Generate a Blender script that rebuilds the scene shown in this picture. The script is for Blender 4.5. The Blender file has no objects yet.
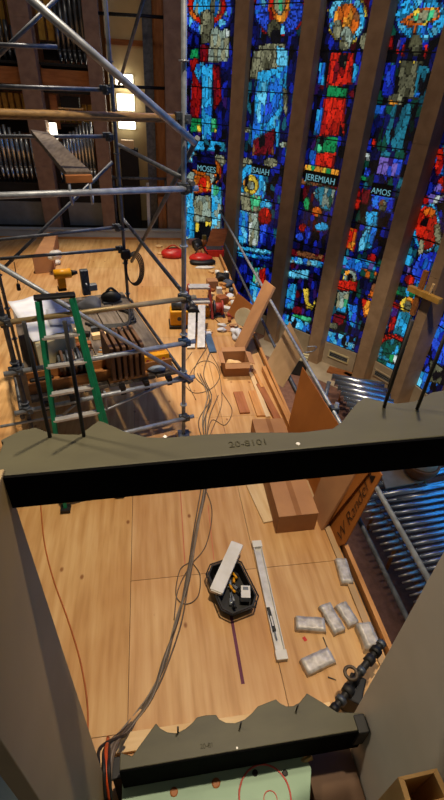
import bpy, bmesh, math, random
from mathutils import Vector as V, Matrix, Quaternion
random.seed(7)
R = math.radians
C = bpy.context.scene.collection
SC = bpy.context.scene

# ------------------------------------------------------------------ camera
EYE = V((0, 0, 3.9)); FPX = 446.0; CX, CY = 222.0, 400.0
def _cam_axes():
    dn = V((183-CX, 1020-CY, FPX)).normalized()
    y = V((142-CX, 75-CY, FPX)); y = (y - dn*y.dot(dn)).normalized()
    up = -dn; x = y.cross(up)
    return x, y, up
_ax, _ay, _az = _cam_axes()
def ray(px, py):
    d = V((px-CX, py-CY, FPX))
    return V((_ax.dot(d), _ay.dot(d), _az.dot(d)))
def F(px, py, z=0.0):
    d = ray(px, py); return EYE + d*((z-EYE.z)/d.z)
def AY(px, py, y):
    d = ray(px, py); return EYE + d*(y/d.y)
def AX(px, py, x):
    d = ray(px, py); return EYE + d*(x/d.x)
def PL(px, py, p0, n):
    d = ray(px, py); return EYE + d*((p0-EYE).dot(n)/d.dot(n))
cam = bpy.data.cameras.new('camera'); co = bpy.data.objects.new('camera', cam); C.objects.link(co)
cam.sensor_fit = 'VERTICAL'; cam.sensor_height = 24; cam.sensor_width = 24; cam.lens = FPX*24/800
cam.clip_start = .02; cam.clip_end = 200
right = V((_ax[0], _ay[0], _az[0])); down = V((_ax[1], _ay[1], _az[1])); fwd = V((_ax[2], _ay[2], _az[2]))
m = Matrix((right, -down, -fwd)).transposed().to_4x4(); m.translation = EYE
co.matrix_world = m; SC.camera = co

# ------------------------------------------------------------------ materials
def lin(h):
    h = h.lstrip('#'); out = []
    for i in (0, 2, 4):
        c = int(h[i:i+2], 16)/255
        out.append(c/12.92 if c <= .04045 else ((c+.055)/1.055)**2.4)
    return tuple(out)
def newmat(name):
    mt = bpy.data.materials.new(name); mt.use_nodes = True
    nt = mt.node_tree; b = nt.nodes['Principled BSDF']
    return mt, nt, b
def noise_fac(nt, scale, sc3=(1, 1, 1), detail=4, coord='Object'):
    tc = nt.nodes.new('ShaderNodeTexCoord'); mp = nt.nodes.new('ShaderNodeMapping')
    mp.inputs['Scale'].default_value = sc3
    nz = nt.nodes.new('ShaderNodeTexNoise'); nz.inputs['Scale'].default_value = scale; nz.inputs['Detail'].default_value = detail
    nt.links.new(tc.outputs[coord], mp.inputs[0]); nt.links.new(mp.outputs[0], nz.inputs['Vector'])
    return nz.outputs['Fac']
def ramp(nt, fac, stops):
    r = nt.nodes.new('ShaderNodeValToRGB'); nt.links.new(fac, r.inputs[0])
    el = r.color_ramp.elements
    while len(el) < len(stops): el.new(.5)
    for e, (p, c) in zip(el, stops): e.position = p; e.color = (*c, 1)
    return r.outputs[0]
MATS = {}
def mat(name, a, b=None, rough=.6, metal=0, scale=6, sc3=(1, 1, 1), bump=.0, spec=.4, lo=.35, hi=.65):
    if name in MATS: return MATS[name]
    mt, nt, bs = newmat(name)
    a = lin(a); b = lin(b) if b else tuple(x*.75 for x in a)
    f = noise_fac(nt, scale, sc3)
    nt.links.new(ramp(nt, f, [(lo, b), (hi, a)]), bs.inputs['Base Color'])
    bs.inputs['Roughness'].default_value = rough; bs.inputs['Metallic'].default_value = metal
    bs.inputs['Specular IOR Level'].default_value = spec
    if bump:
        bp = nt.nodes.new('ShaderNodeBump'); bp.inputs['Strength'].default_value = bump; bp.inputs['Distance'].default_value = .01
        nt.links.new(f, bp.inputs['Height']); nt.links.new(bp.outputs[0], bs.inputs['Normal'])
    MATS[name] = mt; return mt
def glow(name, col, s):
    mt, nt, bs = newmat(name); bs.inputs['Base Color'].default_value = (*lin(col), 1)
    f = noise_fac(nt, 3)
    cr = ramp(nt, f, [(.3, tuple(x*.85 for x in lin(col))), (.7, lin(col))])
    nt.links.new(cr, bs.inputs['Emission Color']); bs.inputs['Emission Strength'].default_value = s
    return mt
def plywood():
    mt, nt, bs = newmat('plywood')
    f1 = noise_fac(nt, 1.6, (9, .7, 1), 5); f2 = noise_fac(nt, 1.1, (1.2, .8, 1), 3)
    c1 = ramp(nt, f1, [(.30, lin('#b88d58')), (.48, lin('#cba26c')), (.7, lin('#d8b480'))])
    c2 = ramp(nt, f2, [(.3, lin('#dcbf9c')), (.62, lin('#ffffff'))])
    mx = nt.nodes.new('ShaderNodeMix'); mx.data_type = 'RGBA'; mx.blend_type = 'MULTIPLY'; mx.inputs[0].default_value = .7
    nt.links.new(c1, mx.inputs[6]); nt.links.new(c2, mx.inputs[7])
    at = nt.nodes.new('ShaderNodeAttribute'); at.attribute_name = 'tint'
    m2 = nt.nodes.new('ShaderNodeMix'); m2.data_type = 'RGBA'; m2.blend_type = 'MULTIPLY'; m2.inputs[0].default_value = 1
    nt.links.new(mx.outputs[2], m2.inputs[6]); nt.links.new(at.outputs['Color'], m2.inputs[7])
    # knots
    tc = nt.nodes.new('ShaderNodeTexCoord'); mp = nt.nodes.new('ShaderNodeMapping'); mp.inputs['Scale'].default_value = (2.6, 1.7, 1)
    vo = nt.nodes.new('ShaderNodeTexVoronoi'); vo.inputs['Scale'].default_value = 1.7
    nt.links.new(tc.outputs['Object'], mp.inputs[0]); nt.links.new(mp.outputs[0], vo.inputs['Vector'])
    kr = ramp(nt, vo.outputs['Distance'], [(.045, lin('#9a6a3c')), (.10, (1, 1, 1))])
    m3 = nt.nodes.new('ShaderNodeMix'); m3.data_type = 'RGBA'; m3.blend_type = 'MULTIPLY'; m3.inputs[0].default_value = .8
    nt.links.new(m2.outputs[2], m3.inputs[6]); nt.links.new(kr, m3.inputs[7])
    nt.links.new(m3.outputs[2], bs.inputs['Base Color'])
    bs.inputs['Roughness'].default_value = .5; bs.inputs['Specular IOR Level'].default_value = .3
    return mt
M_PLY = plywood()
M_BLACKGAP = mat('dark_gap', '#2a1c10', rough=.9)
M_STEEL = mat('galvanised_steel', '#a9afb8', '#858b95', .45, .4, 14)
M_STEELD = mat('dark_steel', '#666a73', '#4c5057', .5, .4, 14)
M_BRASSY = mat('rusty_tube', '#b9a27a', '#93805c', .45, .4, 9)
M_COUP = mat('coupler_steel', '#5d636c', '#3f444b', .5, .6, 20)
M_COUPB = mat('blue_coupler', '#41618f', '#34486c', .5, .4, 20)
M_POLE = mat('tan_pole', '#94713f', '#70542e', .6, 0, 8, (1, 8, 8))
M_DECK = mat('weathered_plank', '#6f6459', '#51473d', .8, 0, 4, (8, 1, 8))
M_GREEN = mat('green_fibreglass', '#0b7a52', '#0a6645', .45, 0, 8)
M_ALU = mat('aluminium', '#d2d0cc', '#bab8b4', .4, .25, 12)
M_BLACK = mat('black_plastic', '#0c0c0e', '#08080a', .55, 0, 10)
M_RUBBER = mat('black_rubber', '#1c1b1c', '#131213', .6, 0, 10)
M_CARD = mat('cardboard', '#b28258', '#a37550', .8, 0, 3)
M_CARDD = mat('dark_cardboard', '#9a6a42', '#8a5c38', .85, 0, 3)
M_HARD = mat('hardboard', '#a8662a', '#985a22', .6, 0, 2.5)
M_TANBOARD = mat('tan_board', '#b39470', '#a3855f', .75, 0, 3)
M_LUMBER = mat('lumber', '#c98f54', '#ab7238', .6, 0, 3, (6, .8, 6))
M_LUMBERX = mat('lumber_cross', '#c98f54', '#ab7238', .6, 0, 3, (.8, 6, 6))
M_PALE = mat('pale_wood', '#e0bd8a', '#d2ab74', .6, 0, 3, (5, 1, 5))
M_PALEX = mat('pale_wood_cross', '#e6c592', '#d8b27c', .6, 0, 3, (1, 5, 5))
M_REDWOOD = mat('reddish_wood', '#a05c2e', '#83471f', .55, 0, 3, (1, 5, 5))
M_OLIVE = mat('olive_paint', '#4d4a35', '#423f2d', .55, 0, 3.5, (1, 3, 1), lo=.3, hi=.7)
M_TAUPE = mat('taupe_paint', '#a58d68', '#96805c', .6, 0, 1.5)
M_GREYP = mat('grey_paint', '#b3b0aa', '#a29f99', .5, 0, 1.2)
M_MINT = mat('mint_paint', '#9ab8a0', '#8eac95', .55, 0, 3)
M_TEAL = mat('teal_paint', '#6c7f80', '#5b6c6e', .6, 0, 3)
M_LEAD = mat('cast_lead', '#cfcac5', '#a39d97', .5, .35, 16, bump=.35)
M_WHITE = mat('white_metal', '#dcdad6', '#cfccc6', .4, 0, 8)
M_WHITEP = mat('white_paper', '#d9dce6', '#c4c8d4', .7, 0, 4, bump=.2)
M_RED = mat('red_plastic', '#c4281e', '#a31d16', .4, 0, 8)
M_REDC = mat('red_paint', '#b5483c', '#9f3b31', .5, 0, 8)
M_YEL = mat('yellow_plastic', '#f0a80e', '#d8930a', .4, 0, 8)
M_BLUE = mat('blue_plastic', '#4a6584', '#3c536e', .45, 0, 8)
M_BRICK = mat('brown_stone', '#8f7460', '#7d6352', .85, 0, 5)
M_MULL = mat('tan_limestone', '#a98a6c', '#977a5e', .8, 0, 4)
M_STONE = mat('pale_limestone', '#b5a58e', '#a4937c', .8, 0, 3)
M_CARPET = mat('maroon_carpet', '#7c584a', '#6a4a3e', .9, 0, 12)
M_PIPEM = mat('pipe_metal', '#cdd2da', '#b6bcc6', .27, .95, 5)
M_PIPET = mat('pipe_foot_metal', '#c4bbae', '#aaa093', .35, .7, 8)
M_PIPED = mat('dark_pipe_metal', '#80848c', '#5e626a', .3, .85, 5)
M_PIPEW = mat('wooden_pipe', '#c79a3e', '#a87c2c', .5, 0, 4, (6, 6, 1))
M_CASE = mat('case_wood', '#a86a38', '#8c5429', .55, 0, 3, (1, 6, 6))
M_CASEV = mat('case_panel_wood', '#a9744a', '#8c5a34', .55, 0, 3, (6, 6, .8))
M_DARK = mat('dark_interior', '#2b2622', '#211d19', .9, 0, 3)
M_CREAM = mat('cream_plaster', '#d8c49a', '#cbb68a', .8, 0, 2)
M_CREAMP = mat('cream_paint', '#d8cda6', '#c8bb90', .6, 0, 5)
M_GREYM = mat('grey_metal_sheet', '#7b828a', '#6a7078', .4, .3, 3)
M_CHEST = mat('brown_chest', '#6e5440', '#5c4533', .7, 0, 2)

# ------------------------------------------------------------------ mesh building
def frame(d):
    d = d.normalized(); a = V((0, 0, 1)) if abs(d.z) < .9 else V((1, 0, 0))
    x = d.cross(a).normalized(); return x, d.cross(x).normalized()
class MB:
    def __init__(s): s.v = []; s.f = []; s.sm = []
    def add(s, vs, fs, sm=False):
        o = len(s.v); s.v += [V(p) for p in vs]; s.f += [[i+o for i in f] for f in fs]; s.sm += [sm]*len(fs); return s
    def box(s, c, size, rz=0, rot=None):
        m = rot if rot is not None else Matrix.Rotation(rz, 3, 'Z'); c = V(c)
        h = [x/2 for x in size]
        vs = [c + m @ V((sx*h[0], sy*h[1], sz*h[2])) for sx in (-1, 1) for sy in (-1, 1) for sz in (-1, 1)]
        return s.add(vs, [(0,1,3,2),(4,6,7,5),(0,4,5,1),(2,3,7,6),(0,2,6,4),(1,5,7,3)])
    def cyl(s, p0, p1, r0, r1=None, n=12):
        p0, p1 = V(p0), V(p1); r1 = r0 if r1 is None else r1; x, y = frame(p1-p0)
        vs = []
        for p, r in ((p0, r0), (p1, r1)):
            vs += [p + (x*math.cos(2*math.pi*i/n) + y*math.sin(2*math.pi*i/n))*r for i in range(n)]
        s.add(vs, [(i, (i+1) % n, n+(i+1) % n, n+i) for i in range(n)], True)
        o = len(s.v)-2*n
        s.f += [[o+i for i in range(n)][::-1], [o+n+i for i in range(n)]]; s.sm += [False, False]; return s
    def tube(s, pts, r, n=8, smooth=6):
        pts = [V(p) for p in pts]
        if smooth and len(pts) > 2:
            q = [pts[0]*2-pts[1]] + pts + [pts[-1]*2-pts[-2]]; out = []
            for i in range(1, len(q)-2):
                for k in range(smooth):
                    t = k/smooth
                    out.append(.5*((2*q[i]) + (q[i+1]-q[i-1])*t + (2*q[i-1]-5*q[i]+4*q[i+1]-q[i+2])*t*t + (3*q[i]-q[i-1]-3*q[i+1]+q[i+2])*t**3))
            out.append(pts[-1]); pts = out
        vs = []; x = None
        for i, p in enumerate(pts):
            d = (pts[min(i+1, len(pts)-1)] - pts[max(i-1, 0)])
            if d.length < 1e-6: d = V((0, 0, 1))
            d.normalize()
            if x is None: x, _ = frame(d)
            x = (x - d*x.dot(d))
            if x.length < 1e-5: x, _ = frame(d)
            x.normalize(); y = d.cross(x)
            vs += [p + (x*math.cos(2*math.pi*k/n) + y*math.sin(2*math.pi*k/n))*r for k in range(n)]
        fs = [(a*n+k, a*n+(k+1) % n, (a+1)*n+(k+1) % n, (a+1)*n+k) for a in range(len(pts)-1) for k in range(n)]
        s.add(vs, fs, True)
        o = len(s.v)-len(vs)
        s.f += [[o+k for k in range(n)][::-1], [len(s.v)-n+k for k in range(n)]]; s.sm += [False, False]; return s
    def prism(s, poly, off):
        off = V(off); n = len(poly); vs = [V(p) for p in poly]; vs += [p+off for p in vs]
        return s.add(vs, [list(range(n))[::-1], list(range(n, 2*n))] + [(i, (i+1) % n, n+(i+1) % n, n+i) for i in range(n)])
    def slab(s, poly, t):
        p = [V(q) for q in poly]; nn = (p[1]-p[0]).cross(p[2]-p[1]).normalized()
        return s.prism(p, nn*t)
    def lathe(s, prof, c=(0, 0, 0), n=20, sx=1, sy=1):
        c = V(c); vs = []
        for r, z in prof: vs += [c + V((r*math.cos(2*math.pi*i/n)*sx, r*math.sin(2*math.pi*i/n)*sy, z)) for i in range(n)]
        s.add(vs, [(a*n+i, a*n+(i+1) % n, (a+1)*n+(i+1) % n, (a+1)*n+i) for a in range(len(prof)-1) for i in range(n)], True)
        o = len(s.v)-len(vs)
        s.f += [[o+i for i in range(n)][::-1], [len(s.v)-n+i for i in range(n)]]; s.sm += [False, False]; return s
    def blob(s, c, size, seed=0, n=14, amp=.18, rz=0):
        rnd = random.Random(seed); c = V(c); bm = bmesh.new(); bmesh.ops.create_icosphere(bm, subdivisions=3, radius=.5)
        ks = [(V((rnd.uniform(-1, 1), rnd.uniform(-1, 1), rnd.uniform(-1, 1))).normalized(), rnd.uniform(2, 6), rnd.uniform(0, 6)) for _ in range(6)]
        m = Matrix.Rotation(rz, 3, 'Z'); vs = []
        for v in bm.verts:
            d = v.co.normalized(); k = 1+sum(math.sin(a.dot(d)*w+p) for a, w, p in ks)/6*amp*2
            q = d*.5*k; q = V((q.x*size[0], q.y*size[1], max(q.z, -.42)*size[2])); vs.append(c + m @ q)
        bm.verts.ensure_lookup_table()
        s.add(vs, [[v.index for v in f.verts] for f in bm.faces], True); bm.free(); return s
    def build(s, name, mt, parent=None, bev=0, world=True):
        off = V((0, 0, 0))
        if parent is not None and world:
            p = parent
            while p is not None: off += p.location; p = p.parent
        me = bpy.data.meshes.new(name); me.from_pydata([v-off for v in s.v], [], s.f); me.update()
        me.polygons.foreach_set('use_smooth', s.sm)
        bm = bmesh.new(); bm.from_mesh(me); bmesh.ops.recalc_face_normals(bm, faces=bm.faces); bm.to_mesh(me); bm.free()
        me.materials.append(mt)
        o = bpy.data.objects.new(name, me); C.objects.link(o)
        if parent is not None: o.parent = parent
        if bev:
            b = o.modifiers.new('bevel', 'BEVEL'); b.width = bev; b.segments = 2; b.limit_method = 'ANGLE'
        return o
def tag(o, label, cat, group=None):
    o['label'] = label; o['category'] = cat
    if group: o['group'] = group
    return o
def thing(name, label, cat, loc=(0, 0, 0), rz=0, group=None):
    o = bpy.data.objects.new(name, None); C.objects.link(o); o.location = loc; o.rotation_euler = (0, 0, rz)
    o.empty_display_size = .05
    return tag(o, label, cat, group)
def struct(o): o['kind'] = 'structure'; return o
def clone(root, loc, rz, label=None, group=None):
    r = root.copy(); C.objects.link(r); r.location = loc; r.rotation_euler = (0, 0, rz)
    if label: r['label'] = label
    if group: r['group'] = group
    for ch in list(root.children):
        c = ch.copy(); C.objects.link(c); c.parent = r
        for g in list(ch.children):
            d = g.copy(); C.objects.link(d); d.parent = c
    return r
def text_mesh(name, body, size, mt, origin, ux, uy, parent, depth=.002, shear=0, thin=0):
    cu = bpy.data.curves.new(name, 'FONT'); cu.body = body; cu.size = size; cu.extrude = depth; cu.shear = shear; cu.offset = thin; cu.align_x = 'CENTER'
    t = bpy.data.objects.new(name, cu); C.objects.link(t)
    bpy.context.view_layer.update()
    me = bpy.data.meshes.new_from_object(t.evaluated_get(bpy.context.evaluated_depsgraph_get()))
    bpy.data.objects.remove(t); me.materials.clear(); me.materials.append(mt)
    o = bpy.data.objects.new(name, me); C.objects.link(o)
    ux = V(ux).normalized(); uy = V(uy); uy = (uy-ux*uy.dot(ux)).normalized(); uz = ux.cross(uy)
    mm = Matrix((ux, uy, uz)).transposed().to_4x4()
    off = V((0, 0, 0)); p = parent
    while p is not None: off += p.location; p = p.parent
    mm.translation = V(origin)-off
    o.parent = parent; o.matrix_local = mm
    return o

# ================================================================== SETTING
# ---- platform floor: plywood sheets
def build_floor():
    xs = [-5.19, -3.97, -2.75, -1.53, -.31, .91, 1.83]
    b = MB(); tints = []
    rnd = random.Random(3)
    for i in range(len(xs)-1):
        off = 0 if i == 5 else (1.22*(i % 2))
        ys = [-1.2]; y = 2.5-2.44*2+off
        while y < 13.4:
            if y > -1: ys.append(y)
            y += 2.44
        ys.append(13.42)
        for a, c in zip(ys, ys[1:]):
            g = .0045
            b.box(((xs[i]+xs[i+1])/2, (a+c)/2, -.009), (xs[i+1]-xs[i]-g, c-a-g, .018))
            t = rnd.uniform(.9, 1.04); tints += [(t, t*rnd.uniform(.95, 1), t*rnd.uniform(.88, 1))]*6
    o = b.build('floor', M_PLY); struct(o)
    ca = o.data.color_attributes.new('tint', 'FLOAT_COLOR', 'CORNER')
    for p, t in zip(o.data.polygons, tints):
        for li in p.loop_indices: ca.data[li].color = (*t, 1)
    u = MB().box((-1.68, 6.1, -.06), (7.02, 14.6, .08)).build('floor_substrate', M_BLACKGAP); struct(u)
build_floor()
struct(MB().box((1.862, 6.2, -1.37), (.05, 14.4, 2.66)).build('trim_platform_fascia', M_CHEST))
struct(MB().box((1.875, 6.2, .02), (.045, 14.4, .10)).build('trim_curb', M_LUMBER, bev=.004))
struct(MB().box((1.775, 2.3, .012), (.06, 2.6, .022)).build('trim_edge_batten', M_TANBOARD, bev=.003))
# pit floor (church floor below the platform)
PZ = -2.7
struct(MB().box((6.0, 7.5, PZ-.05), (8.4, 19, .1)).build('floor_below', M_CARPET))
# ---- apse windows
WA = [(1.05,14.99),(2.64,13.49),(3.90,12.01),(4.906,10.78),(5.92,9.63),(6.45,8.43)]
WB = [(2.29,14.06),(3.55,12.51),(4.61,11.13),(5.55,10.05),(6.27,8.95),(6.63,7.45)]
FL = [(2.22,13.61),(3.436,12.14),(4.417,10.85),(5.333,9.66),(5.824,8.44)]
FR = [(2.50,13.34),(3.70,11.83),(4.652,10.57),(5.53,9.37),(5.92,8.22)]
SILL = -2.04; TOP = 10.4
for i in range(5):
    a, b_ = FL[i], FR[i]; c = WA[i+1]; d = WB[i]
    mb = MB(); z = PZ; k = 0
    while z < TOP:                       # stone courses
        h = 1.15
        mb.prism([(a[0], a[1], z+.004), (b_[0], b_[1], z+.004), (c[0], c[1], z+.004), (d[0], d[1], z+.004)], (0, 0, h-.008)); z += h
    ctr = [sum(q[j] for q in (a, b_, c, d))/4 for j in (0, 1)]
    mb.prism([(ctr[0]+(q[0]-ctr[0])*.97, ctr[1]+(q[1]-ctr[1])*.97, PZ) for q in (a, b_, c, d)], (0, 0, TOP-PZ))
    struct(mb.build('trim_mullion', M_MULL))
for i in range(6):
    a, b_ = V((*WA[i], 0)), V((*WB[i], 0)); u = (b_-a).normalized(); n = V((u.y, -u.x, 0))
    if n.dot(-a) < 0: n = -n
    struct(MB().prism([a+n*.06+V((0,0,PZ)), b_+n*.06+V((0,0,PZ)), b_-n*.2+V((0,0,PZ)), a-n*.2+V((0,0,PZ))], (0, 0, SILL-PZ)).build('wall_apse', M_STONE))
# stained glass ------------------------------------------------------
def glass_mat():
    mt, nt, bs = newmat('stained_glass')
    at = nt.nodes.new('ShaderNodeAttribute'); at.attribute_name = 'pane'
    f = noise_fac(nt, 22, (1, 1, 1), 3)
    mx = nt.nodes.new('ShaderNodeMix'); mx.data_type = 'RGBA'; mx.blend_type = 'MULTIPLY'; mx.inputs[0].default_value = 1
    nt.links.new(at.outputs['Color'], mx.inputs[6]); nt.links.new(ramp(nt, f, [(.3, (.55, .55, .55)), (.6, (1, 1, 1))]), mx.inputs[7])
    nt.links.new(mx.outputs[2], bs.inputs['Emission Color']); bs.inputs['Emission Strength'].default_value = 1.25
    bs.inputs['Base Color'].default_value = (.01, .01, .015, 1); bs.inputs['Roughness'].default_value = .25
    return mt
M_GLASS = glass_mat()
M_CAME = mat('lead_came', '#101014', '#0a0a0c', .6, 0, 8)
PAL = {'b':'#1428b4','B':'#2a55e8','n':'#0a1050','c':'#2aa6e2','C':'#62c8ee','s':'#1c6cd2','k':'#08080e','r':'#940f0d','R':'#d0220f','m':'#6a0a18',
 'o':'#cc6216','O':'#ee9a2e','y':'#e8c840','g':'#128a4c','G':'#46c488','d':'#0c4a3c','w':'#93a596','W':'#c4d0cc','t':'#5f5f48','T':'#8a8a6c','p':'#3a1a6a','P':'#6c5aae','e':'#4a4a34','q':'#1d6f86','a':'#7a4a2a'}
PAL = {k: lin(v) for k, v in PAL.items()}
def inside(poly, x, y):
    r = False; j = len(poly)-1
    for i in range(len(poly)):
        xi, yi = poly[i]; xj, yj = poly[j]
        if (yi > y) != (yj > y) and x < (xj-xi)*(y-yi)/(yj-yi)+xi: r = not r
        j = i
    return r
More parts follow.
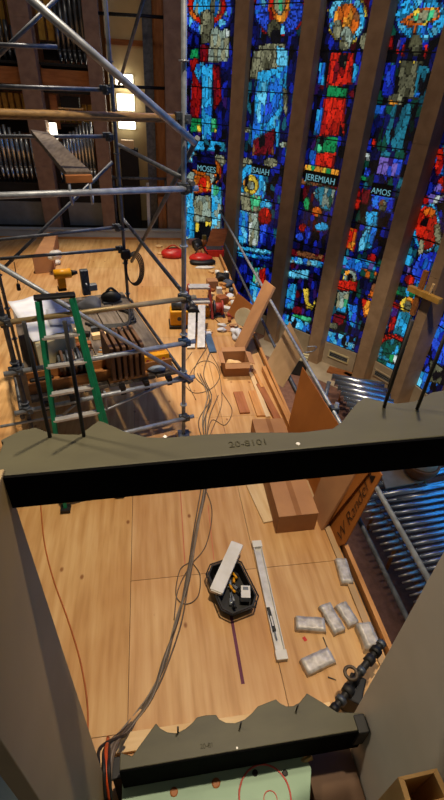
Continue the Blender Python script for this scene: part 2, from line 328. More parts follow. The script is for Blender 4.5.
# every design: ordered shapes on the window; E = ellipse, G = polygon, H = halo of rays; the letters are glass colours
DES = [
 # first window, robed elder with tablets
 ([('H',207,8,25,27,'BCBs','nn'),('E',207,6,19,19,'RoRm'),('E',207,6,14,14,'cstT'),('G',[(201,12),(214,10),(215,42),(201,44)],'tTet'),
   ('E',207,16,4.5,6,'Tw'),('G',[(211,30),(217,27),(222,32),(226,28),(230,32),(228,62),(208,62)],'wTWw'),('G',[(200,44),(209,46),(208,62),(200,62)],'mrP'),
   ('G',[(191,50),(198,48),(199,58),(190,59)],'gGg'),('G',[(190,60),(199,58),(196,72),(191,72)],'rR'),
   ('G',[(197,63),(204,63),(196,100),(190,105),(191,86)],'cCs'),('G',[(204,65),(213,65),(212,140),(202,140)],'cscC'),('G',[(213,65),(220,66),(222,100),(214,112)],'rmrk'),
   ('G',[(193,70),(203,90),(199,118),(190,118)],'rmr'),('G',[(192,118),(217,119),(217,133),(190,132)],'gGgy'),('G',[(202,66),(212,66),(211,140),(202,140)],'cscC'),
   ('G',[(188,140),(225,142),(226,152),(188,150)],'ckqc'),('E',192,157,5,6,'TC'),('E',219,161,7,6,'TwG'),('E',207,172,15,15,'okRo'),('G',[(193,156),(215,156),(216,170),(192,170)],'nkn'),
   ('E',192,178,5,6,'wW'),('E',210,178,5,6,'wW'),('G',[(194,176),(210,176),(212,192),(194,194)],'oRO'),
   ('G',[(186,185),(194,186),(195,240),(184,240)],'cwCs'),('G',[(212,184),(222,188),(222,240),(211,240)],'CwcG'),('G',[(195,196),(211,196),(212,222),(194,222)],'wTte'),('G',[(195,222),(212,222),(210,240),(195,240)],'ky')], 'nbbnkbnkp'),
 # second window, bearded elder in a turquoise robe
 ([('H',279,10,24,25,'BsCB','nr'),('E',279,6,11,18,'oORO'),('E',280,3,6,12,'TwG'),('G',[(269,9),(272,9),(275,22),(270,22)],'rR'),('G',[(245,22),(262,28),(260,40),(246,36)],'nBs'),
   ('E',274,30,7,10,'et'),('E',276,37,5,8,'kk'),('G',[(259,45),(285,44),(287,76),(257,74)],'Ttew'),('G',[(277,46),(288,50),(288,68),(277,66)],'Cc'),
   ('G',[(254,50),(262,52),(258,80),(250,78)],'Ttw'),('G',[(258,72),(288,66),(286,100),(276,128),(262,142),(251,148),(254,110)],'csCs'),('G',[(270,78),(285,80),(278,110),(262,130)],'sBc'),
   ('G',[(283,88),(288,90),(287,120),(284,110)],'tTw'),('G',[(276,120),(280,120),(279,148),(276,148)],'cs'),('G',[(254,140),(275,128),(274,155),(252,156)],'makm'),
   ('E',247,130,4,3,'Tw'),('E',284,145,4,3,'Tw'),('E',246,163,7,5,'Tt'),('E',271,163,7,5,'Tt'),
   ('E',252,186,14,22,'cCsc'),('E',251,185,8,10,'yOkt'),('E',251,186,4,5,'tw'),('G',[(240,193),(250,193),(252,212),(242,210)],'TwW'),('G',[(250,196),(262,196),(262,212),(252,212)],'GTt'),
   ('G',[(239,210),(249,212),(248,245),(239,243)],'Ccsc'),('G',[(249,212),(260,214),(258,246),(249,246)],'wTWw'),('E',266,205,6,5,'cC'),('E',265,217,7,9,'rRr'),('G',[(260,226),(268,224),(266,246),(260,244)],'Bsb'),
   ('G',[(238,246),(272,251),(271,255),(238,250)],'CcC'),('G',[(238,252),(272,257),(270,260),(238,257)],'scs'),('G',[(255,268),(266,268),(264,290),(252,284)],'wcTG'),('G',[(259,270),(266,268),(265,290),(260,288)],'rR'),
   ('G',[(250,280),(263,290),(262,320),(250,305)],'scC')], 'nbbnkbnqk'),
 # third window, white-bearded figure in red
 ([('H',347,18,18,24,'CcBs','ny'),('E',347,20,13,17,'oOoa'),('E',346,24,5,6,'OR'),('E',338,30,5,10,'tT'),('E',365,42,5,9,'Tyt'),('E',347,38,6,11,'wTt'),('E',344,46,5,5,'Tt'),
   ('G',[(331,52),(354,54),(352,84),(326,88)],'RrRm'),('G',[(340,54),(348,54),(346,70),(339,66)],'ke'),('G',[(320,62),(326,62),(324,86),(318,84)],'csc'),('G',[(354,64),(359,66),(356,84),(352,82)],'cs'),
   ('G',[(328,86),(348,88),(346,98),(326,98)],'gGkg'),('G',[(326,98),(346,99),(344,138),(340,120),(320,137)],'RrrR'),('G',[(324,98),(346,98),(339,136),(320,136)],'RrR'),
   ('G',[(317,110),(324,108),(319,136),(314,134)],'csc'),('G',[(318,137),(338,138),(336,154),(314,152)],'gGkd'),('G',[(317,153),(337,153),(334,170),(315,168)],'RrR'),('G',[(310,150),(317,152),(315,170),(309,166)],'sCB'),
   ('G',[(306,164),(340,170),(338,178),(304,172)],'Oyog'),('G',[(302,178),(338,184),(337,190),(300,184)],'amTe'),('E',324,194,10,8,'qcw'),('G',[(318,186),(336,190),(330,212),(320,208)],'qdw'),
   ('E',307,204,3,7,'gG'),('E',317,212,5,5,'oRT'),('E',303,228,4,4,'Rr'),('E',322,227,7,4,'qc'),('E',308,233,3,7,'Bb'),('E',300,237,4,4,'Bb'),('G',[(292,249),(325,256),(324,262),(290,255)],'amR'),
   ('G',[(288,256),(324,262),(322,268),(286,262)],'Cscw'),('G',[(288,271),(310,270),(308,279),(288,278)],'Ccs'),('G',[(288,284),(297,284),(294,310),(285,308)],'csBc'),
   ('G',[(303,289),(309,289),(309,302),(313,306),(314,300),(316,302),(312,310),(306,308)],'yOy'),('G',[(294,306),(306,308),(304,316),(292,313)],'mpk'),('G',[(293,314),(312,318),(310,323),(292,319)],'gGd'),
   ('G',[(280,312),(310,323),(309,335),(284,326)],'ckCsB')], 'nkbnkbpnm'),
 # fourth window, figure in olive and teal
 ([('H',421,18,25,22,'csCB','ns'),('G',[(400,22),(418,8),(440,8),(440,18),(424,26),(408,27)],'oyoa'),('G',[(408,20),(424,11),(438,10),(438,17),(420,24)],'TGwT'),('G',[(414,26),(417,26),(416,34),(413,34)],'oR'),
   ('E',416,45,7,11,'etk'),('E',417,50,5,5,'te'),('G',[(391,36),(394,36),(392,50),(389,48)],'rR'),('G',[(398,40),(401,40),(399,55),(396,53)],'Pr'),('G',[(403,44),(406,44),(404,57),(401,56)],'rR'),('G',[(425,46),(428,46),(426,60),(424,58)],'rR'),
   ('G',[(400,60),(424,62),(418,100),(398,96)],'teyT'),('G',[(386,62),(396,64),(394,98),(382,96)],'Bbq'),('G',[(418,64),(430,68),(424,96),(414,98)],'qsk'),('E',396,100,8,6,'TtO'),
   ('G',[(376,104),(386,106),(383,116),(374,115)],'CBs'),('G',[(386,106),(412,104),(406,160),(380,158)],'qknqd'),('E',374,143,2,4,'R'),('E',368,157,2,4,'W'),('E',364,178,3,3,'gG'),
   ('G',[(380,157),(404,160),(400,178),(376,174)],'PpTB'),('G',[(366,168),(372,170),(368,178),(364,176)],'Bb'),('E',358,193,3,5,'Rr'),('G',[(362,188),(372,190),(368,206),(360,204)],'mrk'),('G',[(356,198),(362,200),(358,210),(354,208)],'RoR'),
   ('G',[(372,192),(396,198),(392,214),(372,208)],'BbsB'),('E',383,206,4,6,'eTa'),('G',[(366,212),(378,212),(377,230),(366,230)],'cCc'),('G',[(366,230),(374,230),(372,248),(358,252),(360,240)],'CcCq'),('G',[(372,226),(378,228),(372,248),(366,250)],'csq'),
   ('G',[(350,228),(358,230),(354,252),(346,248)],'oROR'),('E',372,258,5,4,'mra'),('G',[(344,256),(376,262),(376,278),(340,268)],'scPs'),('E',350,278,7,8,'yrwO'),('E',350,278,3,4,'ak'),('G',[(362,268),(378,272),(376,280),(360,276)],'odt'),
   ('G',[(338,280),(358,282),(356,292),(338,290)],'RrR'),('G',[(338,292),(350,292),(346,314),(336,310)],'wTGc'),('G',[(372,284),(380,284),(378,300),(368,298)],'oOa'),('G',[(362,298),(374,302),(372,316),(364,318)],'OoR'),
   ('G',[(334,314),(346,316),(342,326),(332,324)],'mrm'),('G',[(348,304),(358,306),(356,330),(350,326)],'sqcB'),('G',[(325,330),(356,338),(354,352),(323,342)],'csCkn'),('G',[(328,322),(338,324),(336,330),(326,328)],'TtW')], 'nkbnkdbqk'),
 # fifth window, red wheel and blue robe
 ([('E',426,226,14,26,'cCs'),('E',427,228,11,22,'RrRk'),('E',430,213,6,5,'oaR'),('G',[(420,240),(424,238),(424,252),(418,256)],'TtW'),('G',[(434,226),(440,222),(442,244),(436,246)],'Tt'),
   ('G',[(438,180),(444,176),(444,192),(434,192)],'PRr'),('G',[(434,150),(444,148),(444,176),(436,176)],'Rsr'),('G',[(420,198),(432,194),(444,196),(444,202),(420,206)],'PWr'),
   ('G',[(420,255),(434,252),(432,266),(424,284),(413,284),(412,270)],'BbBs'),('G',[(408,240),(412,240),(414,262),(404,272)],'qcs'),('E',410,280,5,5,'Rr'),('G',[(400,262),(412,268),(408,276),(400,270)],'pPn'),
   ('G',[(394,284),(418,292),(414,300),(392,294)],'gdcC'),('E',408,305,8,8,'OyoR'),('E',408,306,4,5,'ta'),('G',[(399,312),(413,312),(412,328),(406,340),(392,338)],'cqCc'),('G',[(388,298),(396,300),(384,336),(380,336)],'PwC'),
   ('G',[(394,300),(400,306),(394,330),(388,334)],'rmpR'),('H',392,352,18,16,'Ryo','RO'),('E',392,352,13,13,'dqck'),('G',[(374,352),(402,356),(400,374),(370,358)],'dqWgd'),('G',[(372,356),(402,368),(398,374),(370,360)],'cdgC')], 'nbkbnkpqn'),
 # sixth window
 ([('G',[(432,335),(446,310),(446,365),(432,368)],'BbsB'),('G',[(430,360),(446,368),(446,386),(430,382)],'kte'),('G',[(418,370),(430,374),(426,394),(416,388)],'scPC')], 'nbBkns'),
]
def project(p):
    d = p-EYE; c = right*d.x*0
    xx, yy, zz = right.dot(d), down.dot(d), fwd.dot(d)
    return CX+FPX*xx/zz, CY+FPX*yy/zz
def pool_at(shapes, base, px, py):
    pool = base
    for s in shapes:
        if s[0] == 'E':
            if ((px-s[1])/s[3])**2+((py-s[2])/s[4])**2 <= 1: pool = s[5]
        elif s[0] == 'G':
            if inside(s[1], px, py): pool = s[2]
        else:
            dx, dy = (px-s[1])/s[3], (py-s[2])/s[4]
            q = math.hypot(dx, dy)
            if q <= 1: pool = s[5] if int((math.atan2(dy, dx)+math.pi)*5.1) % 3 else s[5][:1]
            elif q < 1.12: pool = s[6]
    return pool
SU, SZ = .11, .22                      # mean size of one piece of glass
def seed_pt(i, iu, iz):
    r = random.Random(i*1000003+iu*7919+iz*104729)
    return (iu+r.uniform(.1, .9))*SU, (iz+r.uniform(.1, .9))*SZ, r.random(), r.random()
TOPS = 'BBsBcB'  # panes above the view, brightened to throw blue light on the pit pipes
NAMES = ['MOSES', 'ISAIAH', 'JEREMIAH', 'AMOS']
NPX = [(207, 168), (261, 170), (321, 178), (382, 190)]
M_LETTER = glow('letter_glass', '#7cc4d6', .55)
for i in range(6):
    rnd = random.Random(20+i)
    a, b_ = V((*WA[i], 0)), V((*WB[i], 0)); L = (b_-a).length; u = (b_-a)/L; n = V((u.y, -u.x, 0))
    if n.dot(-a) < 0: n = -n
    ncol = int(L/.028); z0 = SILL; nrow = int((TOP-z0)/.036)
    frm = MB()
    frm.box((a+b_)/2 - n*.03 + V((0, 0, (SILL+TOP)/2)), (L, .02, TOP-SILL), math.atan2(u.y, u.x))
    fo = struct(frm.build('window_%d' % (i+1), M_CAME))
    nodes = {}; cache = {}
    for r in range(nrow+1):
        for c in range(ncol+1):
            ju = 0 if c in (0, ncol) else rnd.uniform(-.18, .18); jz = 0 if r in (0, nrow) else rnd.uniform(-.18, .18)
            nodes[r, c] = a + u*(L*(c+ju)/ncol) + V((0, 0, z0+(TOP-z0)*(r+jz)/nrow))
    mb = MB(); cols = []
    for r in range(nrow):
        for c in range(ncol):
            q = [nodes[r, c], nodes[r, c+1], nodes[r+1, c+1], nodes[r+1, c]]
            ctr = sum(q, V((0, 0, 0)))/4
            if (ctr.z-z0) % .82 < .03: pass
            px, py = project(ctr)
            uu, zz = (ctr-a).dot(u), ctr.z-z0
            iu, iz = int(uu/SU), int(zz/SZ); best = []
            for du in (-1, 0, 1):
                for dz in (-1, 0, 1):
                    sd = cache.setdefault((iu+du, iz+dz), None) or seed_pt(i, iu+du, iz+dz); cache[iu+du, iz+dz] = sd
                    best.append((math.hypot((uu-sd[0])/SU, (zz-sd[1])/SZ), sd))
            best.sort(key=lambda e: e[0])
            pool = pool_at(DES[i][0], DES[i][1], px, py) if py > -45 else TOPS; h1, h2 = best[0][1][2:]
            fig = pool is not DES[i][1]
            col = PAL[pool[int(h1**(2.0 if fig else 1.3)*len(pool)) % len(pool)]]; k = (.45+.55*h2 if fig else .07+.62*h2) if py > -45 else 4*(.4+h2)
            if py > -45 and (pool_at(DES[i][0], DES[i][1], px+1.1, py) is not pool or pool_at(DES[i][0], DES[i][1], px, py+1.2) is not pool): k *= .22
            if best[1][0]-best[0][0] < .10: k *= .3
            k *= rnd.uniform(.85, 1.1)
            mb.add(q, [(0, 1, 2, 3)])
            cols.append(tuple(x*k for x in col))
    g = mb.build('panes', M_GLASS, fo)
    ca = g.data.color_attributes.new('pane', 'FLOAT_COLOR', 'CORNER')
    for p, t in zip(g.data.polygons, cols):
        for li in p.loop_indices: ca.data[li].color = (*t, 1)
    bars = MB(); z = z0
    while z < TOP:
        bars.box((a+b_)/2 + n*.012 + V((0, 0, z)), (L, .02, .022), math.atan2(u.y, u.x)); z += .82
    bars.build('saddle_bar', M_CAME, fo)
    if i < 4:
        p = PL(*NPX[i], a, n) + n*.03
        zz = p.z; hw = .5 if i in (0, 3) else .56
        MB().box(p - n*.01 + V((0, 0, .0)), ([.66, .62, .98, .5][i], .012, .25), math.atan2(u.y, u.x)).build('name_panel', M_CAME, fo)
        text_mesh('lettering', NAMES[i], [.21, .2, .2, .17][i], M_LETTER, p+n*.006-V((0, 0, .09)), u, V((0, 0, 1)), fo)
    if i == 3:
        p = PL(350, 346, a, n) + n*.03
        text_mesh('lettering', 'LIVE', .15, M_LETTER, p, u, V((0, 0, 1)), fo)
# apse continued out of view: bright blue windows added for the pit pipes' reflections
for i, (a, b_) in enumerate((((6.74, 7.1), (6.78, 6.0)), ((6.76, 5.6), (6.62, 4.5)), ((6.55, 4.1), (6.25, 3.05)))):
    a, b_ = V((*a, 0)), V((*b_, 0)); L = (b_-a).length; u = (b_-a)/L; rnd = random.Random(90+i)
    n = V((u.y, -u.x, 0)); n = n if n.dot(-a) > 0 else -n; rz = math.atan2(u.y, u.x)
    fo = struct(MB().box((a+b_)/2-n*.03+V((0, 0, (SILL+TOP)/2)), (L, .02, TOP-SILL), rz).build('window_%d' % (i+7), M_CAME))
    mb = MB(); cols = []; nc = 9; nr = 90
    for r in range(nr):
        for c in range(nc):
            q = [a+u*L*x/nc+V((0, 0, SILL+(TOP-SILL)*z/nr)) for x, z in ((c+.06, r+.05), (c+.94, r+.05), (c+.94, r+.95), (c+.06, r+.95))]
            mb.add(q, [(0, 1, 2, 3)]); k = rnd.uniform(.8, 3.4); cols.append(tuple(x*k for x in PAL[rnd.choice('scsBcCs')]))
    g = mb.build('panes', M_GLASS, fo); ca = g.data.color_attributes.new('pane', 'FLOAT_COLOR', 'CORNER')
    for p, t in zip(g.data.polygons, cols):
        for li in p.loop_indices: ca.data[li].color = (*t, 1)
    struct(MB().box((a+b_)/2-n*.07+V((0, 0, (SILL+PZ)/2)), (L, .3, SILL-PZ), rz).build('wall_apse', M_STONE))
    m0 = a-u*.2
    struct(MB().box(m0+n*.12+V((0, 0, (TOP+PZ)/2)), (.3, .5, TOP-PZ), rz).build('trim_mullion', M_MULL))
# wall vents under the fourth and fifth windows
for i, lab in ((3, 'cream framed wall vent under the window named for the fourth prophet'), (4, 'cream framed wall vent under the rainbow window at right')):
    a, b_ = V((*WA[i], 0)), V((*WB[i], 0)); u = (b_-a).normalized(); n = V((u.y, -u.x, 0))
    if n.dot(-a) < 0: n = -n
    ce = (a+b_)/2 + n*.075 + V((0, 0, -2.33)); rz = math.atan2(u.y, u.x)
    t = thing('wall_vent', ['cream framed wall vent under the left of the two lowest windows', 'dark slotted wall vent under the rainbow window'][i-3], 'vent', ce, 0, 'vents in the apse wall')
    fr = MB()
    for dz in (-.09, .09): fr.box(ce+V((0, 0, dz)), (.62, .03, .035), rz)
    for du in (-.3, .3): fr.box(ce+u*du, (.035, .03, .2), rz)
    fr.build('frame', M_CREAMP if i == 3 else M_STONE, t)
    MB().box(ce-n*.008, (.58, .012, .15), rz).build('backing', M_DARK, t)
    for k in range(3): MB().box(ce+V((0, 0, -.045+.045*k)), (.56, .02, .012), rz).build('louvre', M_GREYM, t)
# stone strip in front of the apse wall
st = MB()
for i in range(2, 6):
    a, b_ = V((*WA[i], 0)), V((*WB[i], 0)); u = (b_-a).normalized(); n = V((u.y, -u.x, 0))
    if n.dot(-a) < 0: n = -n
    e = .5
    st.prism([a-u*e+n*.05+V((0,0,PZ)), b_+u*e+n*.05+V((0,0,PZ)), b_+u*e+n*1.0+V((0,0,PZ)), a-u*e+n*1.0+V((0,0,PZ))], (0, 0, .012+.002*i))
struct(st.build('floor_stone_border', M_STONE))

# ---- back organ chamber
YB = 13.62
struct(MB().box((-1.9, YB-.12, .12), (5.9, .16, .24)).build('trim_chamber_kerb', mat('pale_grey_sill', '#aab0b2', '#989fa2', .6, 0, 3), bev=.01))
struct(MB().box((-1.9, YB-.13, .255), (5.9, .2, .03)).build('trim_chamber_sill', MATS['pale_grey_sill']))
struct(MB().box((-1.9, 13.43, .03), (5.9, .05, .06)).build('trim_floor_edge', M_LUMBERX))
def column(x0, x1, lab):
    mb = MB(); z = 0
    while z < 9: mb.box(((x0+x1)/2, YB+.18, z+.3), (x1-x0, .42, .595)); z += .6
    mb.box(((x0+x1)/2, YB+.18, 4.5), (x1-x0-.012, .408, 9))
    struct(mb.build('trim_pilaster', M_BRICK))
column(-2.86, -2.44, ''); column(-1.27, -.93, ''); column(.55, .98, '')
struct(MB().box((-1.9, 16.3, 4), (7.4, .1, 9)).build('wall_back', M_CASEV))
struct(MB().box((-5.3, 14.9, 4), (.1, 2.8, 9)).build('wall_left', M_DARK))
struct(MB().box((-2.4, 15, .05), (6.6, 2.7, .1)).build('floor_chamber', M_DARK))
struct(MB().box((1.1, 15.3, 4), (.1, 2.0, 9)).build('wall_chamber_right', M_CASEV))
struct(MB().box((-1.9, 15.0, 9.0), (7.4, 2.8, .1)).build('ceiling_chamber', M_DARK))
def bx_thing(name, lab, cat, c, s, mt, rz=0, bev=.004, group=None):
    return tag(MB().box(c, s, rz).build(name, mt, bev=bev), lab, cat, group)
# rack beams of the organ
beam_l = 'reddish wooden rack beam crossing the left organ bay above the short pipes'
for (x0, x1, lab) in ((-5.0, -2.87, beam_l), (-2.43, -1.28, 'reddish wooden rack beam between the two dark brick pilasters')):
    c = (x0+x1)/2; w = x1-x0-.02
    t = thing('rack_beam', lab, 'organ rack', (c, 13.98, 3.6))
    MB().box((c, 13.98, 3.72), (w, .16, .34)).build('board', M_CASE, t, bev=.01)
    MB().box((c, 13.96, 3.46), (w, .2, .10)).build('lower_rail', M_BLACK, t, bev=.01)
    MB().box((c, 13.96, 3.98), (w, .14, .06)).build('upper_rail', M_BLACK, t, bev=.01)
def pipe(mt, x, y, z0, h, r, foot=.25, n=12):
    mb = MB(); mb.cyl((x, y, z0), (x, y, z0+foot), r*.3, r, n); mb.cyl((x, y, z0+foot), (x, y, z0+h), r, r, n)
    mb.box((x, y-r*.92, z0+foot+r*.5), (r*1.1, .02, r*.5))
    return mb.build('organ_pipe', mt)
rnd = random.Random(5)
def row(mt, x0, x1, n, y, z0, hs, r, lab, grp, foot=.25):
    for k in range(n):
        x = x0+(x1-x0)*k/(n-1); h = hs(k/(n-1))+rnd.uniform(-.05, .05)
        tag(pipe(mt, x, y, z0, h, r, foot), lab, 'organ pipe', grp)
row(M_PIPED, -4.7, -2.97, 14, 14.15, 4.0, lambda t: 1.6-.9*t, .055, 'dark metal organ pipe standing above the rack beam in the left organ bay', 'metal pipes above the left rack beam')
row(M_PIPED, -1.95, -1.36, 6, 14.15, 4.0, lambda t: 1.1+.9*t, .058, 'blue-grey metal organ pipe above the rack beam between the pilasters', 'metal pipes above the middle rack beam')
def wood_row(x0, x1, n, y, z0, hs, w, lab, grp):
    for k in range(n):
        x = x0+(x1-x0)*k/(n-1); h = hs(k/(n-1))
        mb = MB().box((x, y, z0+h/2), (w, w, h)); mb.box((x, y-w*.52, z0+.25), (w*.8, .02, .08))
        tag(mb.build('wooden_organ_pipe', M_PIPEW, bev=.006), lab, 'organ pipe', grp)
wood_row(-4.5, -3.0, 8, 14.5, 4.25, lambda t: 1.8, .15, 'golden square wooden organ pipe at the back of the left organ bay', 'wooden pipes in the left bay')
wood_row(-2.35, -1.5, 5, 14.5, 4.45, lambda t: 1.8, .15, 'golden square wooden organ pipe behind the metal pipes between the pilasters', 'wooden pipes between the pilasters')
wood_row(-4.4, -3.0, 10, 14.3, 2.85, lambda t: .5, .11, 'short tan wooden organ pipe in the low row of the left organ bay', 'short wooden pipes in the left bay')
wood_row(-2.3, -1.4, 7, 14.45, 2.75, lambda t: .42, .11, 'short tan wooden organ pipe in the low row between the pilasters', 'short wooden pipes between the pilasters')
row(M_PIPEM, -4.8, -2.95, 16, 14.05, 1.35, lambda t: 1.75-.7*t, .05, 'shiny metal organ pipe standing low in the left organ bay', 'low metal pipes in the left bay', .35)
row(M_PIPEM, -2.3, -1.4, 11, 14.05, 1.35, lambda t: .95+.8*abs(t-.1)*1.0 if t < .8 else 1.5, .042, 'shiny metal organ pipe standing low between the brick pilasters', 'low metal pipes between the pilasters', .35)
t = thing('blower_box', 'black box on the shelf above the short pipes between the pilasters', 'box', (-1.85, 14.2, 3.1))
MB().box((-1.85, 14.2, 3.22), (.46, .25, .24)).build('case', M_BLACK, t, bev=.01); MB().box((-1.85, 14.2, 3.09), (.6, .3, .03)).build('shelf', M_PALEX, t)
MB().box((-2.25, 14.1, 3.0), (.18, .1, .75)).build('side_board', M_CASE, t)
for x0, x1, lab in ((-5.0, -2.87, 'dark windchest with a grey lower panel in the left organ bay'), (-2.43, -1.28, 'dark windchest with a grey lower panel between the pilasters')):
    c = (x0+x1)/2; w = x1-x0-.03
    t = thing('windchest', lab, 'organ windchest', (c, 14.2, .1))
    MB().box((c, 14.22, .7), (w, .5, 1.2)).build('body', M_DARK, t, bev=.01)
    MB().box((c+.1, 13.955, .55), (w*.86, .02, .62)).build('lower_panel', M_GREYM, t)
    MB().box((c, 14.2, 1.32), (w, .5, .05)).build('toe_board', M_BLACK, t)
for x0, x1 in ((-5.0, -2.87), (-2.43, -1.28)):
    c = (x0+x1)/2; w = x1-x0-.02; nm = 'the left organ bay' if x0 < -4 else 'the bay between the pilasters'
    for y, z, dd, lb in ((14.52, 4.22 if x0 < -4 else 4.42, .3, 'dark shelf under the golden pipes of '), (14.15, 3.97, .16, 'dark shelf under the upper metal pipes of '), (14.38, 2.82 if x0 < -4 else 2.72, .3, 'dark shelf under the short wooden pipes of ')):
        t = thing('pipe_shelf', lb+nm, 'shelf', (c, y, z-.05)); MB().box((c, y, z-.03), (w, dd, .05)).build('board', M_DARK, t); MB().box((c, y+dd/2-.02, z-.2), (w, .03, .3)).build('back_rail', M_DARK, t)
# third bay: plaster wall, lamps, cabinets
struct(MB().box((-.42, 15.2, 4.5), (.98, .06, 9)).build('wall_bay', M_CREAM))
struct(MB().box((-.42, 15.15, 4.55), (.98, .06, .12)).build('trim_bay', M_CASE))
M_LAMP = glow('lamp_white', '#fff6dc', 11.0)
for k, (z, h, lab) in enumerate(((3.74, .24, 'upper glowing white strip lamp seen through the scaffold'), (3.24, .36, 'bright square glowing panel lamp, middle of the three behind the scaffold'), (2.72, .2, 'lowest glowing white lamp behind the brown pole'))):
    t = thing('panel_lamp', lab, 'lamp', (-.48, 15.1, z), 0, 'lamps in the third organ bay')
    MB().box((-.48, 15.09, z), (.44, .05, h)).build('diffuser', M_LAMP, t); MB().box((-.48, 15.145, z), (.48, .05, h+.04)).build('housing', M_WHITE, t)
lp = AY(53.5, 131, 13.9)
t = thing('window_lamp', 'small bright white light panel beside the left brick pilaster', 'lamp', lp)
MB().box(lp+V((0, 0, .0)), (.15, .03, .34)).build('diffuser', M_LAMP, t); MB().box(lp+V((-.03, .02, 0)), (.26, .03, .38)).build('housing', M_WHITE, t)
bx_thing('steel_column', 'grey steel channel column in the third organ bay', 'column', (.17, 14.2, 3.5), (.24, .2, 7), M_STEELD)
t = thing('case_door', 'tall warm wooden organ case panel beside the right pilaster', 'panel', (.43, 14.3, .1))
MB().box((.43, 14.3, 3.6), (.3, .06, 7)).build('panel', M_CASEV, t, bev=.01); MB().box((.32, 14.26, 3.6), (.04, .05, 7)).build('stile', M_CASE, t)
t = thing('lectern_cabinet', 'dark brown upright cabinet with a pale tray on top behind the scaffold', 'cabinet', (-.45, 14.5, .1))
MB().box((-.45, 14.5, 1.15), (.5, .35, 2.1)).build('body', M_DARK, t, bev=.02); MB().box((-.48, 14.45, 2.3), (.34, .25, .2)).build('tray', M_PALEX, t, bev=.01)
t = thing('low_cabinet', 'low wooden cabinet with panelled doors at the foot of the third organ bay', 'cabinet', (.3, 14.0, .1))
MB().box((.42, 13.9, .62), (.24, .3, .95)).build('body', M_CASE, t, bev=.01)
for dx in (-.06, .06): MB().box((.42+dx, 13.74, .62), (.1, .02, .85)).build('door', M_CASEV, t, bev=.006)
bx_thing('white_board', 'narrow white board leaning in the third organ bay', 'board', (.02, 13.95, .76), (.09, .03, 1.32), M_WHITE, .1)
t = thing('bay_barrier', 'pair of dark steel rails across the third organ bay', 'railing', (-.2, 13.75, .1))
for z in (1.55, 1.32): MB().cyl((-.93, 13.75, z), (.55, 13.75, z+.02), .035).build('rail', M_STEELD, t)
for x in (-.9, .52): MB().cyl((x, 13.77, .1), (x, 13.77, 1.6), .03).build('post', M_STEELD, t)
for z, lab in ((4.98, 'black steel tie bar high in the third organ bay'), (3.62, 'black steel tie bar level with the top lamp in the third organ bay')):
    tag(MB().cyl((-.93, 13.72, z), (.56, 13.72, z+.02), .035).build('tie_bar', M_BLACK), lab, 'bar')

# ================================================================== SCAFFOLD
PR = V((.345, 4.59, 0)); PLF = V((-1.38, 4.07, 0))
U = (PR-PLF).normalized(); W = V((-U.y, U.x, 0)); DEPTH = 2.52; WID = (PR-PLF).length
FRP = PR+W*DEPTH; FLP = PLF+W*DEPTH
def Z(p, z): return V((p.x, p.y, z))
sc = thing('scaffold_tower', 'galvanised tube scaffold tower standing on the plywood floor at left', 'scaffold', (PLF+FRP)/2)
HT = 6.2
for p in (PR, PLF, FRP, FLP):
    mb = MB().cyl(Z(p, .03), Z(p, HT), .0245, n=12)
    for z in (.5, 1.0, 1.5, 2.0, 2.5, 3.0, 3.5, 4.0): mb.cyl(Z(p, z), Z(p, z+.012), .045, n=10)
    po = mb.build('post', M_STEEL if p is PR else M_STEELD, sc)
    MB().box(Z(p, .015), (.15, .15, .03)).build('base_plate', M_COUP, po)
def nearp(px, py): return PL(px, py, PR, W)
def farp(px, py): return PL(px, py, FRP, W)
def sidep(px, py): return PL(px, py, PR, U)
def bar(a, b, r, mt, name):
    return MB().cyl(a, b, r, n=12).build(name, mt, sc)
def coup(p, mt=None):
    mb = MB(); mb.cyl(p-V((0, 0, .05)), p+V((0, 0, .05)), .042, n=10)
    mb.box(p+V((.035, -.02, 0)), (.06, .05, .07), .3); mb.box(p+V((-.045, -.01, .02)), (.05, .05, .06), .3); mb.cyl(p+V((.03, -.06, -.01)), p+V((.05, .05, -.01)), .012, n=6)
    mb.build('coupler', mt or M_COUP, sc, bev=.004)
EXT = .12
for z, mt, nm in ((3.05, M_STEEL, 'ledger'), (1.96, M_BRASSY, 'ledger'), (1.42, M_STEEL, 'ledger'), (.93, M_STEEL, 'ledger'), (.32, M_STEEL, 'ledger')):
    lext = 1.0 if z > 2.5 else EXT
    bar(Z(PLF, z)-U*lext-W*.05, Z(PR, z)+U*EXT-W*.05, .027, mt, nm)
    coup(Z(PR, z)-W*.03, M_COUPB if z in (1.42, .93) else None); coup(Z(PLF, z)-W*.03)
pz = nearp(184, 119).z
bar(Z(PLF, pz)-U*1.0+W*.05, Z(PR, pz)+W*.05+U*.05, .034, M_POLE, 'pole'); coup(Z(PR, pz)+W*.02)
# near face braces
a, b_ = nearp(-40, 240), nearp(190, 378); bar(a-W*.07, b_-W*.07, .025, M_STEEL, 'brace')
a, b_ = nearp(20, -8), nearp(192, 142); bar(a+(a-b_)*.25-W*.08, b_-W*.08, .03, M_STEEL, 'brace')
# near truss under the deck
mb = MB(); tp = [nearp(0, 425), nearp(62, 414), nearp(106, 408), nearp(182, 374)]
mb.tube([p-W*.03 for p in tp], .016, smooth=0); mb.cyl(nearp(106, 408)-W*.03, nearp(104, 390)-W*.03, .014); mb.cyl(nearp(62, 414)-W*.03, nearp(78, 400)-W*.03, .014)
mb.build('truss', M_STEEL, sc)
